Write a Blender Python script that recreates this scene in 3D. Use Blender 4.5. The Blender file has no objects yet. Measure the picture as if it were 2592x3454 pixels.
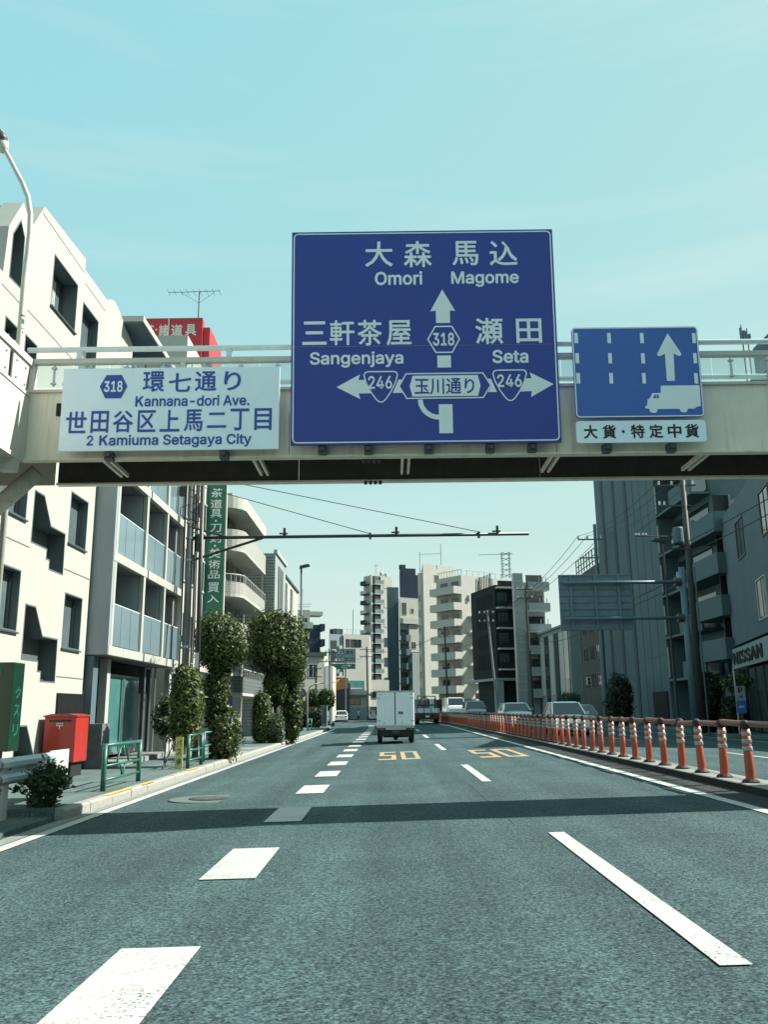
import bpy, bmesh, math, random
import numpy as np
from mathutils import Vector, Matrix
random.seed(7)
R_ = math.radians
SC = bpy.context.scene
COL = SC.collection

# ------------------------------------------------------------------ camera
cd = bpy.data.cameras.new('camera'); cam = bpy.data.objects.new('camera', cd); COL.objects.link(cam)
cd.sensor_fit = 'VERTICAL'; cd.sensor_height = 36; cd.lens = 30.108; cd.clip_start = .05; cd.clip_end = 3000
yaw, pitch, roll = R_(-.227), R_(13.0), R_(.6)
fw = Vector((math.sin(yaw)*math.cos(pitch), math.cos(yaw)*math.cos(pitch), math.sin(pitch)))
r0 = fw.cross(Vector((0, 0, 1))).normalized(); u0 = r0.cross(fw)
rt = r0*math.cos(roll) - u0*math.sin(roll); up = rt.cross(fw)
cam.matrix_world = Matrix(((rt.x, up.x, -fw.x, 0), (rt.y, up.y, -fw.y, 0), (rt.z, up.z, -fw.z, 1.3), (0, 0, 0, 1)))
SC.camera = cam

# ------------------------------------------------------------------ sky, sun, exposure
SUN_EL, SUN_AZ = 42.0, 11.0            # azimuth: degrees from +X (right of the road) towards +Y (ahead)
S = Vector((math.cos(R_(SUN_EL))*math.cos(R_(SUN_AZ)), math.cos(R_(SUN_EL))*math.sin(R_(SUN_AZ)), math.sin(R_(SUN_EL))))
W = bpy.data.worlds.new('World'); SC.world = W; W.use_nodes = True
wn, wl = W.node_tree.nodes, W.node_tree.links; wn.clear()
sky = wn.new('ShaderNodeTexSky'); sky.sky_type = 'NISHITA'; sky.sun_disc = False
sky.sun_elevation = R_(SUN_EL); sky.sun_rotation = R_(90 - SUN_AZ); sky.air_density = 1.0; sky.dust_density = .35; sky.ozone_density = 2.0; sky.altitude = 20
sp_ = wn.new('ShaderNodeSeparateColor'); cb_ = wn.new('ShaderNodeCombineColor'); wl.new(sky.outputs[0], sp_.inputs[0])
for i_, (g_, k_) in enumerate(((.47, 1.82), (.14, 3.35), (-.02, 4.0))):      # the phone's soft, cyan rendering of the sky: each channel compressed
    pw = wn.new('ShaderNodeMath'); pw.operation = 'POWER'; pw.inputs[1].default_value = g_; mu = wn.new('ShaderNodeMath'); mu.operation = 'MULTIPLY'; mu.inputs[1].default_value = k_
    wl.new(sp_.outputs[i_], pw.inputs[0]); wl.new(pw.outputs[0], mu.inputs[0]); wl.new(mu.outputs[0], cb_.inputs[i_])
tc = wn.new('ShaderNodeTexCoord'); mp = wn.new('ShaderNodeMapping'); mp.inputs['Scale'].default_value = (.7, .7, 7); mp.inputs['Rotation'].default_value = (.10, .16, .3); mp.inputs['Location'].default_value = (3.1, 1.7, .6)
ns = wn.new('ShaderNodeTexNoise'); ns.inputs['Scale'].default_value = 2.1; ns.inputs['Detail'].default_value = 5; ns.inputs['Roughness'].default_value = .55
rp = wn.new('ShaderNodeValToRGB'); rp.color_ramp.elements[0].position = .48; rp.color_ramp.elements[1].position = .80; rp.color_ramp.elements[1].color = (.5, .5, .5, 1)
cl = wn.new('ShaderNodeMix'); cl.data_type = 'RGBA'; cl.inputs[7].default_value = (3.6, 4.4, 4.2, 1)
bg = wn.new('ShaderNodeBackground'); bg.inputs[1].default_value = .1; wo = wn.new('ShaderNodeOutputWorld')
wl.new(cb_.outputs[0], cl.inputs[6])
wl.new(tc.outputs['Generated'], mp.inputs[0]); wl.new(mp.outputs[0], ns.inputs[0]); wl.new(ns.outputs[0], rp.inputs[0]); wl.new(rp.outputs[0], cl.inputs[0])
wl.new(cl.outputs[2], bg.inputs[0]); wl.new(bg.outputs[0], wo.inputs[0])
ld = bpy.data.lights.new('sun', 'SUN'); ld.energy = 5.0; ld.angle = R_(.53); ld.color = (1, .972, .885)
lo = bpy.data.objects.new('sun', ld); COL.objects.link(lo); lo.rotation_euler = (-S).to_track_quat('-Z', 'Y').to_euler(); lo.location = (30, 8, 40)
vs = SC.view_settings; vs.view_transform = 'Standard'; vs.look = 'None'; vs.exposure = 1.0; vs.gamma = 1; vs.use_curve_mapping = False
SC.cycles.max_bounces = 6; SC.cycles.diffuse_bounces = 3; SC.cycles.glossy_bounces = 3; SC.cycles.transmission_bounces = 4; SC.cycles.transparent_max_bounces = 6

# ------------------------------------------------------------------ materials
MATS = {}
def M(name, col, rough=.6, var=.12, scale=6., bump=0., bscale=80., metal=0., spec=.5, coat=0., grime=0., coords='Object'):
    if name in MATS: return MATS[name]
    m = bpy.data.materials.new(name); m.use_nodes = True; n, l = m.node_tree.nodes, m.node_tree.links
    p = n['Principled BSDF']; p.inputs['Roughness'].default_value = rough; p.inputs['Metallic'].default_value = metal
    p.inputs['Specular IOR Level'].default_value = spec; p.inputs['Coat Weight'].default_value = coat
    t = n.new('ShaderNodeTexCoord')
    no = n.new('ShaderNodeTexNoise'); no.inputs['Scale'].default_value = scale; no.inputs['Detail'].default_value = 6; no.inputs['Roughness'].default_value = .6
    l.new(t.outputs[coords], no.inputs[0])
    r = n.new('ShaderNodeValToRGB'); r.color_ramp.elements[0].position = .3; r.color_ramp.elements[1].position = .7
    r.color_ramp.elements[0].color = tuple(c*(1-var) for c in col)+(1,); r.color_ramp.elements[1].color = tuple(min(1, c*(1+var)) for c in col)+(1,)
    l.new(no.outputs[0], r.inputs[0]); out = r.outputs[0]
    if grime:      # rain streaks: noise stretched along z
        mpn = n.new('ShaderNodeMapping'); mpn.inputs['Scale'].default_value = (3, 3, .22); l.new(t.outputs[coords], mpn.inputs[0])
        g = n.new('ShaderNodeTexNoise'); g.inputs['Scale'].default_value = 2.2; g.inputs['Detail'].default_value = 7; g.inputs['Roughness'].default_value = .7
        l.new(mpn.outputs[0], g.inputs[0])
        gr = n.new('ShaderNodeValToRGB'); gr.color_ramp.elements[0].position = .5; gr.color_ramp.elements[1].position = .78; gr.color_ramp.elements[1].color = (grime,)*3+(1,)
        l.new(g.outputs[0], gr.inputs[0])
        mx = n.new('ShaderNodeMix'); mx.data_type = 'RGBA'; mx.inputs[7].default_value = (.12, .11, .085, 1)
        l.new(gr.outputs[0], mx.inputs[0]); l.new(out, mx.inputs[6]); out = mx.outputs[2]
    l.new(out, p.inputs['Base Color'])
    if bump:
        b = n.new('ShaderNodeBump'); b.inputs['Strength'].default_value = bump; b.inputs['Distance'].default_value = .01
        n2 = n.new('ShaderNodeTexNoise'); n2.inputs['Scale'].default_value = bscale; n2.inputs['Detail'].default_value = 3
        l.new(t.outputs[coords], n2.inputs[0]); l.new(n2.outputs[0], b.inputs['Height']); l.new(b.outputs[0], p.inputs['Normal'])
    MATS[name] = m; return m
def tile_mat(name, col, col2, bw=.6, bh=.1, rough=.35):
    m = M(name, col, rough, .06, 3)
    n, l = m.node_tree.nodes, m.node_tree.links; p = n['Principled BSDF']
    src = p.inputs['Base Color'].links[0].from_socket
    t = n.new('ShaderNodeTexCoord'); sp = n.new('ShaderNodeSeparateXYZ'); l.new(t.outputs['Object'], sp.inputs[0])
    ad = n.new('ShaderNodeMath'); l.new(sp.outputs[0], ad.inputs[0]); l.new(sp.outputs[1], ad.inputs[1])
    cb = n.new('ShaderNodeCombineXYZ'); l.new(ad.outputs[0], cb.inputs[0]); l.new(sp.outputs[2], cb.inputs[1])
    br = n.new('ShaderNodeTexBrick'); br.inputs['Scale'].default_value = 1; br.inputs['Brick Width'].default_value = bw; br.inputs['Row Height'].default_value = bh
    br.inputs['Mortar Size'].default_value = .012; br.inputs['Mortar'].default_value = col2+(1,); l.new(cb.outputs[0], br.inputs[0])
    l.new(src, br.inputs['Color1']); l.new(src, br.inputs['Color2']); l.new(br.outputs[0], p.inputs['Base Color'])
    return m
def leaf_mat(name, dark, light, rough=.45):
    m = bpy.data.materials.new(name); m.use_nodes = True; n, l = m.node_tree.nodes, m.node_tree.links
    p = n['Principled BSDF']; p.inputs['Roughness'].default_value = rough; p.inputs['Specular IOR Level'].default_value = .35
    g = n.new('ShaderNodeNewGeometry'); r = n.new('ShaderNodeValToRGB')
    r.color_ramp.elements[0].color = dark+(1,); r.color_ramp.elements[1].color = light+(1,)
    l.new(g.outputs['Random Per Island'], r.inputs[0]); l.new(r.outputs[0], p.inputs['Base Color'])
    tr = n.new('ShaderNodeBsdfTranslucent'); l.new(r.outputs[0], tr.inputs[0]); mx = n.new('ShaderNodeMixShader'); mx.inputs[0].default_value = .25
    l.new(p.outputs[0], mx.inputs[1]); l.new(tr.outputs[0], mx.inputs[2]); l.new(mx.outputs[0], n['Material Output'].inputs[0])
    MATS[name] = m; return m
def asphalt(name, base, contrast=1.):
    m = bpy.data.materials.new(name); m.use_nodes = True; n, l = m.node_tree.nodes, m.node_tree.links
    p = n['Principled BSDF']; p.inputs['Roughness'].default_value = .9; p.inputs['Specular IOR Level'].default_value = .12
    t = n.new('ShaderNodeTexCoord')
    def noise(sc, det=4, ro=.6):
        x = n.new('ShaderNodeTexNoise'); x.inputs['Scale'].default_value = sc; x.inputs['Detail'].default_value = det; x.inputs['Roughness'].default_value = ro
        l.new(t.outputs['Object'], x.inputs[0]); return x
    def ramp(a, b, c0, c1):
        r = n.new('ShaderNodeValToRGB'); r.color_ramp.elements[0].position = a; r.color_ramp.elements[1].position = b
        r.color_ramp.elements[0].color = c0+(1,); r.color_ramp.elements[1].color = c1+(1,); return r
    def mul(a, b, f=1.):
        x = n.new('ShaderNodeMix'); x.data_type = 'RGBA'; x.blend_type = 'MULTIPLY'; x.inputs[0].default_value = f
        l.new(a, x.inputs[6]); l.new(b, x.inputs[7]); return x.outputs[2]
    vo = n.new('ShaderNodeTexVoronoi'); vo.inputs['Scale'].default_value = 70; l.new(t.outputs['Object'], vo.inputs[0])
    sepc = n.new('ShaderNodeSeparateColor'); l.new(vo.outputs['Color'], sepc.inputs[0])
    chips = ramp(.0, 1., tuple(c*(1-.5*contrast) for c in base), tuple(c*(1+.55*contrast) for c in base)); l.new(sepc.outputs[0], chips.inputs[0])
    g1 = noise(40, 5, .74); r1 = ramp(.38, .6, (.5, .5, .5), (1.22, 1.22, 1.22)); l.new(g1.outputs[0], r1.inputs[0])
    g2 = noise(.55, 5, .6); r2 = ramp(.3, .7, (.80, .80, .81), (1.14, 1.14, 1.12)); l.new(g2.outputs[0], r2.inputs[0])
    # wheel tracks: long streaks along the road
    mpn = n.new('ShaderNodeMapping'); mpn.inputs['Scale'].default_value = (1.15, .035, 1); l.new(t.outputs['Object'], mpn.inputs[0])
    g3 = n.new('ShaderNodeTexNoise'); g3.inputs['Scale'].default_value = 1.3; g3.inputs['Detail'].default_value = 4; l.new(mpn.outputs[0], g3.inputs[0])
    r3 = ramp(.33, .68, (.76, .77, .78), (1.15, 1.14, 1.13)); l.new(g3.outputs[0], r3.inputs[0])
    c = mul(mul(mul(chips.outputs[0], r1.outputs[0], contrast), r2.outputs[0]), r3.outputs[0]); l.new(c, p.inputs['Base Color'])
    b = n.new('ShaderNodeBump'); b.inputs['Strength'].default_value = .55*contrast; b.inputs['Distance'].default_value = .012
    l.new(g1.outputs[0], b.inputs['Height']); l.new(b.outputs[0], p.inputs['Normal'])
    MATS[name] = m; return m
def paint_mat(name, col, wear=.5):
    """road paint: worn through in small specks"""
    m = M(name, col, .55, .05, 20, .25, 120)
    n, l = m.node_tree.nodes, m.node_tree.links; p = n['Principled BSDF']; src = p.inputs['Base Color'].links[0].from_socket
    t = n.new('ShaderNodeTexCoord'); no = n.new('ShaderNodeTexNoise'); no.inputs['Scale'].default_value = 46; no.inputs['Detail'].default_value = 4; no.inputs['Roughness'].default_value = .65
    l.new(t.outputs['Object'], no.inputs[0]); no2 = n.new('ShaderNodeTexNoise'); no2.inputs['Scale'].default_value = 3; l.new(t.outputs['Object'], no2.inputs[0])
    ad = n.new('ShaderNodeMath'); ad.operation = 'MULTIPLY_ADD'; ad.inputs[1].default_value = .35; l.new(no2.outputs[0], ad.inputs[0]); l.new(no.outputs[0], ad.inputs[2])
    r = n.new('ShaderNodeValToRGB'); r.color_ramp.elements[0].position = .80-.1*wear+.04; r.color_ramp.elements[1].position = .84-.1*wear+.04
    l.new(ad.outputs[0], r.inputs[0]); mx = n.new('ShaderNodeMix'); mx.data_type = 'RGBA'; mx.inputs[7].default_value = (.1, .12, .12, 1)
    l.new(r.outputs[0], mx.inputs[0]); l.new(src, mx.inputs[6]); l.new(mx.outputs[2], p.inputs['Base Color'])
    return m
def glow(name, col, s):
    m = M(name, col, .4, .02); p = m.node_tree.nodes['Principled BSDF']; p.inputs['Emission Color'].default_value = col+(1,); p.inputs['Emission Strength'].default_value = s; return m

asph = asphalt('asphalt', (.058, .097, .101), 1.2); asph2 = asphalt('asphalt_sidewalk', (.115, .16, .158), .6)
M('ground', (.12, .125, .115), .9, .3, .4)
M('concrete', (.21, .215, .2), .8, .16, 5, .2, 60, grime=.35); M('kerb', (.27, .27, .24), .85, .2, 7, .35, 50, grime=.45)
M('gutter', (.2, .22, .208), .85, .16, 4, .25, 60)
paint_mat('white_paint', (.45, .45, .425), .55); paint_mat('orange_paint', (.40, .285, .15), .9); paint_mat('yellow_kerb', (.62, .4, .08), 1.)
M('seam', (.040, .062, .062), .9); M('patch', (.09, .118, .115), .9, .2, 9, .3, 60)
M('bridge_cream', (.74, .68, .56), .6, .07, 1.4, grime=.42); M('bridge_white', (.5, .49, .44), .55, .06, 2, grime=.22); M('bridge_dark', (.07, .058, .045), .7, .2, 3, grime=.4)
M('panel_frost', (.8, .86, .86), .35, .04, 2); M('steel', (.42, .46, .48), .35, .08, 8, metal=.8); M('steel_pale', (.62, .70, .72), .4, .06, 6)
M('dark_metal', (.045, .05, .05), .5, .15); M('black', (.012, .013, .013), .5, .1)
M('sign_blue', (.026, .052, .30), .35, .05, 2, spec=.4); M('sign_blue_light', (.05, .13, .44), .35, .05, 2, spec=.4); M('sign_letter', (.78, .84, .86), .4, .03, 3)
M('sign_white', (.78, .9, .97), .4, .04, 2); M('sign_grey_back', (.13, .19, .22), .55, .12, 4, metal=.2); M('sign_text_blue', (.03, .07, .36), .4, .03); M('text_black', (.02, .018, .018), .5)
M('stucco_white', (.375, .385, .34), .75, .04, .9, .25, 90, grime=.09); M('roof_grey', (.30, .34, .34), .5, .1, 2)
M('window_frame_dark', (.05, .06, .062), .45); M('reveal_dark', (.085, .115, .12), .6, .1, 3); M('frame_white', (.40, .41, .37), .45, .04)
M('glass_dark', (.022, .034, .038), .06, .3, .8, spec=.8); M('glass_teal', (.06, .17, .16), .08, .2, 1.2, spec=.7); M('curtain', (.4,.42,.4), .8, .2, 14)
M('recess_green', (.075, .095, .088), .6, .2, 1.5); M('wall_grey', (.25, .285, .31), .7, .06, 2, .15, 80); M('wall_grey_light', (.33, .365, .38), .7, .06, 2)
M('balcony_glass', (.135, .20, .22), .22, .03, 1.5, spec=.6); M('interior_dark', (.022, .03, .03), .8, .3, 2, spec=.2); M('soffit', (.16, .17, .165), .7, .1)
M('corrugated', (.02, .024, .024), .7, spec=.2); M('block_grey', (.12, .13, .135), .8, .2, 6, .3, 40)
M('red_post', (.36, .028, .02), .35, .08, 5, coat=.2, grime=.12); M('red_sign', (.42, .02, .03), .45, .1, 3, grime=.2); M('green_sign', (.012, .15, .10), .45, .08, 2); M('green_box', (.004, .03, .016), .3, .15, 3, spec=.6)
M('green_paint', (.012, .115, .09), .4, .15, 10); M('mark_white', (.6, .6, .57), .5, .03); M('yellow_board', (.5, .48, .2), .6, .08, 6, grime=.3); M('yellow_line', (.7, .5, .05), .6)
M('galv', (.42, .5, .55), .45, .12, 9, metal=.35, grime=.25); M('white_plate', (.5, .51, .49), .4, .05, 4, grime=.1)
M('pole_concrete', (.20, .215, .21), .8, .12, 8, .2, 60, grime=.3); M('pole_black', (.028, .03, .032), .45, .2, 6); M('pole_white', (.42, .42, .37), .45, .06, 4, grime=.15); M('pole_bluegrey', (.085, .15, .185), .5, .1, 5)
M('orange_plastic', (.38, .06, .024), .45, .1, 8, .1, 30, grime=.12); M('band_white', (.36, .36, .33), .4, .08, 12); M('rubber', (.02, .02, .02), .75, .2); M('bar_pink', (.2, .075, .06), .5, .12, 14)
tile_mat('tile_white', (.36, .36, .325), (.25, .26, .24)); tile_mat('tile_cream', (.62, .61, .53), (.42, .42, .37), .4, .25); tile_mat('tile_grey', (.13, .15, .16), (.06, .07, .07), .8, .16); tile_mat('tile_pale', (.34, .37, .37), (.16, .18, .18), .5, .12)
M('wall_cream', (.40, .395, .355), .75, .05, .6, grime=.12); M('wall_far_grey', (.24, .29, .30), .75, .08, .5, grime=.15); M('wall_far_dark', (.022, .025, .027), .8, .12, .6, spec=.15); M('wall_blue_grey', (.072, .118, .142), .7, .1, .6, grime=.2)
M('wall_navy', (.035, .05, .072), .8, .1, .5, spec=.2); M('wall_office', (.068, .118, .132), .75, .1, .35, .15, 20, grime=.2); M('wall_office_stripe', (.026, .045, .052), .7); M('wall_brown', (.055, .05, .045), .7, .15, 1); M('wall_orange', (.55, .22, .07), .75, .1, 1)
tile_mat('roof_tile', (.20, .21, .21), (.07, .07, .07), .25, .4, .6); M('shop_glass', (.02, .028, .028), .07, .3, 1, spec=.7); M('teal_sign', (.02, .16, .14), .45, .05)
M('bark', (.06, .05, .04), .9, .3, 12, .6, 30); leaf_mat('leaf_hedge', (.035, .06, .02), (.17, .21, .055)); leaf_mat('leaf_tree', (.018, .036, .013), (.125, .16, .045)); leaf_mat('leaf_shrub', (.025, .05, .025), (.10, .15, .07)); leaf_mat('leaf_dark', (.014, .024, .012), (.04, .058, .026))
M('car_white', (.78,.79,.78), .25, .02, 2, coat=.6); M('car_silver', (.42, .45, .47), .3, .02, 2, metal=.4, coat=.5); M('car_blue', (.14, .18, .23), .3, .02, 2, metal=.3, coat=.5); M('car_dark', (.03, .035, .04), .3, .02, coat=.5)
M('truck_box', (.82, .88, .9), .4, .03, 1.5, grime=.1); M('tyre', (.018, .018, .018), .85, .2, 20); M('lamp_red', (.2, .015, .012), .2); M('lamp_clear', (.7, .72, .7), .1, .05, spec=.8); M('car_glass', (.02, .03, .035), .05, .1, spec=.8)
M('skin', (.45, .28, .2), .6); M('jacket', (.32, .38, .46), .7, .15, 8); M('trousers', (.03, .035, .05), .8); M('cable', (.012, .016, .024), .6); M('porcelain', (.6, .62, .6), .2)

def see_through(name, f):
    m = MATS[name]; n, l = m.node_tree.nodes, m.node_tree.links; t = n.new('ShaderNodeBsdfTransparent'); t.inputs[0].default_value = (.93, .97, .96, 1); x = n.new('ShaderNodeMixShader'); x.inputs[0].default_value = f
    l.new(n['Principled BSDF'].outputs[0], x.inputs[1]); l.new(t.outputs[0], x.inputs[2]); l.new(x.outputs[0], n['Material Output'].inputs[0])
see_through('panel_frost', .78)
M('glass_window', (.20, .27, .29), .12, .25, .9, metal=.55, spec=.6)

# ------------------------------------------------------------------ mesh helpers
ORG = {}
class MB:
    def __init__(s): s.v, s.f = [], []
    def add(s, vs, fs):
        k = len(s.v); s.v += [tuple(v) for v in vs]; s.f += [tuple(i+k for i in f) for f in fs]; return s
    def box(s, x0, x1, y0, y1, z0, z1):
        return s.add([(x0,y0,z0),(x1,y0,z0),(x1,y1,z0),(x0,y1,z0),(x0,y0,z1),(x1,y0,z1),(x1,y1,z1),(x0,y1,z1)],
                     [(0,3,2,1),(4,5,6,7),(0,1,5,4),(1,2,6,5),(2,3,7,6),(3,0,4,7)])
    def prism(s, poly, ax, a, b):
        n = len(poly)
        mk = {'x': lambda p, t: (t, p[0], p[1]), 'y': lambda p, t: (p[0], t, p[1]), 'z': lambda p, t: (p[0], p[1], t)}[ax]
        vs_ = [mk(p, a) for p in poly]+[mk(p, b) for p in poly]
        return s.add(vs_, [tuple(range(n)), tuple(range(2*n-1, n-1, -1))]+[(i, (i+1) % n, (i+1) % n+n, i+n) for i in range(n)])
    def ring(s, outer, inner, ax, a, b):
        n = len(outer)
        mk = {'x': lambda p, t: (t, p[0], p[1]), 'y': lambda p, t: (p[0], t, p[1]), 'z': lambda p, t: (p[0], p[1], t)}[ax]
        vs_ = [mk(p, a) for p in outer]+[mk(p, a) for p in inner]+[mk(p, b) for p in outer]+[mk(p, b) for p in inner]
        fs = []
        for i in range(n):
            j = (i+1) % n
            fs += [(i, j, j+n, i+n), (i+2*n, i+3*n, j+3*n, j+2*n), (i, i+2*n, j+2*n, j), (i+n, j+n, j+3*n, i+3*n)]
        return s.add(vs_, fs)
    def tube(s, pts, r, n=8, r2=None):
        pts = [Vector(p) for p in pts]; m = len(pts); r2 = r if r2 is None else r2; vs_ = []; prev = None
        for i, p in enumerate(pts):
            d = (pts[min(i+1, m-1)]-pts[max(i-1, 0)]).normalized()
            if prev is None:
                a = d.cross(Vector((0, 0, 1)) if abs(d.z) < .9 else Vector((1, 0, 0))).normalized()
            else: a = (prev-d*prev.dot(d)).normalized()
            prev = a; b = d.cross(a); rr = r+(r2-r)*i/(m-1)
            vs_ += [p+a*math.cos(2*math.pi*k/n)*rr+b*math.sin(2*math.pi*k/n)*rr for k in range(n)]
        fs = [(i*n+k, i*n+(k+1) % n, (i+1)*n+(k+1) % n, (i+1)*n+k) for i in range(m-1) for k in range(n)]
        fs += [tuple(range(n)), tuple(range((m-1)*n, m*n))]
        return s.add(vs_, fs)
    def lathe(s, prof, c=(0, 0, 0), n=12, ax='z'):
        mk = {'z': lambda r, t, h: (c[0]+r*math.cos(t), c[1]+r*math.sin(t), c[2]+h), 'y': lambda r, t, h: (c[0]+r*math.cos(t), c[1]+h, c[2]+r*math.sin(t)),
              'x': lambda r, t, h: (c[0]+h, c[1]+r*math.cos(t), c[2]+r*math.sin(t))}[ax]
        vs_ = [mk(r, 2*math.pi*k/n, h) for r, h in prof for k in range(n)]
        m = len(prof); fs = [(i*n+k, i*n+(k+1) % n, (i+1)*n+(k+1) % n, (i+1)*n+k) for i in range(m-1) for k in range(n)]
        fs += [tuple(range(n)), tuple(range((m-1)*n, m*n))]
        return s.add(vs_, fs)
    def mesh(s, name, mat, off=(0, 0, 0), smooth=False):
        me = bpy.data.meshes.new(name); me.from_pydata([(v[0]-off[0], v[1]-off[1], v[2]-off[2]) for v in s.v], [], s.f)
        bm = bmesh.new(); bm.from_mesh(me); bmesh.ops.recalc_face_normals(bm, faces=bm.faces); bm.to_mesh(me); bm.free()
        if mat: me.materials.append(MATS[mat] if isinstance(mat, str) else mat)
        if smooth:
            for p in me.polygons: p.use_smooth = True
        return me
    def build(s, name, mat, parent=None, smooth=False, bevel=0, local=False):
        off = (0, 0, 0) if (parent is None or local) else ORG[parent.name]
        o = link(name, s.mesh(name, mat, off, smooth), parent)
        if bevel:
            b = o.modifiers.new('bevel', 'BEVEL'); b.width = bevel; b.segments = 2; b.limit_method = 'ANGLE'; b.angle_limit = R_(40)
        return o
def link(name, me, parent=None, loc=None):
    o = bpy.data.objects.new(name, me); COL.objects.link(o)
    if parent is not None: o.parent = parent; ORG[o.name] = ORG[parent.name]
    else: ORG[o.name] = (0, 0, 0)
    if loc: o.location = loc
    return o
def tag(o, label=None, cat=None, group=None, kind=None):
    for k, v in (('label', label), ('category', cat), ('group', group), ('kind', kind)):
        if v: o[k] = v
    return o
def thing(name, label, cat, loc=(0, 0, 0), rz=0, group=None, rx=0):
    o = bpy.data.objects.new(name, None); COL.objects.link(o); o.location = loc; o.rotation_euler = (rx, 0, rz); o.empty_display_size = .2
    ORG[o.name] = tuple(loc); return tag(o, label, cat, group)
def copy_tree(o, parent=None):
    c = o.copy(); COL.objects.link(c); ORG[c.name] = ORG.get(o.name, (0, 0, 0))
    if parent is not None: c.parent = parent
    for ch in list(o.children): copy_tree(ch, c)
    return c
FONT = None
try:      # the plain sans that ships inside Blender; the built-in font is used if it is not there
    import os
    FONT = bpy.data.fonts.load(os.path.join(bpy.utils.system_resource('DATAFILES', path='fonts'), 'Inter.woff2'))
except Exception: FONT = None
def curve_mesh(cu, name):
    o = bpy.data.objects.new('tmp', cu); COL.objects.link(o); bpy.context.view_layer.update()
    me = bpy.data.meshes.new_from_object(o.evaluated_get(bpy.context.evaluated_depsgraph_get()))
    bpy.data.objects.remove(o); bpy.data.curves.remove(cu); me.name = name; return me
def remap(me, fn, mat):
    for v in me.vertices: v.co = fn(v.co)
    bm = bmesh.new(); bm.from_mesh(me); bmesh.ops.remove_doubles(bm, verts=bm.verts, dist=1e-5); bmesh.ops.recalc_face_normals(bm, faces=bm.faces); bm.to_mesh(me); bm.free()
    for p in me.polygons: p.use_smooth = False
    me.materials.clear(); me.materials.append(MATS[mat]); return me
def holed(outer, holes, depth, fn, mat, name):
    """flat wall with real openings; fn maps (u, v, w) to the world, w in 0..depth"""
    cu = bpy.data.curves.new('c', 'CURVE'); cu.dimensions = '2D'; cu.fill_mode = 'BOTH'; cu.extrude = depth/2
    for pl in [outer]+holes:
        sp = cu.splines.new('POLY'); sp.points.add(len(pl)-1); sp.use_cyclic_u = True
        for q, p in zip(sp.points, pl): q.co = (p[0], p[1], 0, 1)
    me = curve_mesh(cu, name)
    return remap(me, lambda c: fn(c.x, c.y, c.z+depth/2), mat)
def text_mesh(body, rect, fn, mat, bold=.012, th=.004, name='lettering'):
    """glyphs fitted to rect (u0, v0, u1, v1); fn maps (u, v, w); strokes thickened by stacking shifted copies, each a hair deeper"""
    cu = bpy.data.curves.new('t', 'FONT'); cu.body = body; cu.resolution_u = 3; cu.extrude = .5
    if FONT and all(ord(c) < 256 for c in body): cu.font = FONT
    me = curve_mesh(cu, name); V = [tuple(v.co) for v in me.vertices]; F = [tuple(p.vertices) for p in me.polygons]
    xs = [v[0] for v in V]; ys = [v[1] for v in V]; q = bold*.75
    a, b, c, d = min(xs)-q, max(xs)+q, min(ys)-q, max(ys)+q; u0, v0, u1, v1 = rect; vs_ = []; fs = []
    for i, (dx, dy) in enumerate(((0, 0), (q, 0), (-q, 0), (0, q), (0, -q), (q*.7, q*.7), (-q*.7, q*.7), (q*.7, -q*.7), (-q*.7, -q*.7))):
        k = len(vs_); t = th*(1-.03*i)
        vs_ += [fn(u0+(x+dx-a)/(b-a)*(u1-u0), v0+(y+dy-c)/(d-c)*(v1-v0), (z+.5)*t) for x, y, z in V]; fs += [tuple(j+k for j in f) for f in F]
    bpy.data.meshes.remove(me); me = bpy.data.meshes.new(name); me.from_pydata(vs_, [], fs); me.materials.append(MATS[mat])
    bm = bmesh.new(); bm.from_mesh(me); bmesh.ops.remove_doubles(bm, verts=bm.verts, dist=1e-6); bmesh.ops.recalc_face_normals(bm, faces=bm.faces); bm.to_mesh(me); bm.free(); return me
def extent(body):
    cu = bpy.data.curves.new('t', 'FONT'); cu.body = body; cu.resolution_u = 3
    if FONT and all(ord(c) < 256 for c in body): cu.font = FONT
    me = curve_mesh(cu, 't'); xs = [v.co.x for v in me.vertices]; ys = [v.co.y for v in me.vertices]; bpy.data.meshes.remove(me); return min(xs), max(xs), min(ys), max(ys)
def k_shape(u0, v0, u1, v1, fn, mat, parent, th=.004):
    w, h = u1-u0, v1-v0; P = lambda a, b: (u0+a*w, v0+b*h)
    m = MB()
    for poly, t in (([P(0, 0), P(.24, 0), P(.24, 1), P(0, 1)], th), ([P(.2, .30), P(.2, .58), P(.68, 1), P(.99, 1), P(.40, .47)], th*.97), ([P(.36, .52), P(.54, .66), P(1, 0), P(.70, 0)], th*.94)):
        n = len(poly); m.add([tuple(fn(a, b, 0)) for a, b in poly]+[tuple(fn(a, b, t)) for a, b in poly], [tuple(range(n)), tuple(range(2*n-1, n-1, -1))]+[(i, (i+1) % n, (i+1) % n+n, i+n) for i in range(n)])
    return LBK(m, parent, mat)
def LBK(m, parent, mat): return m.build('lettering', mat, parent, local=True)
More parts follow.
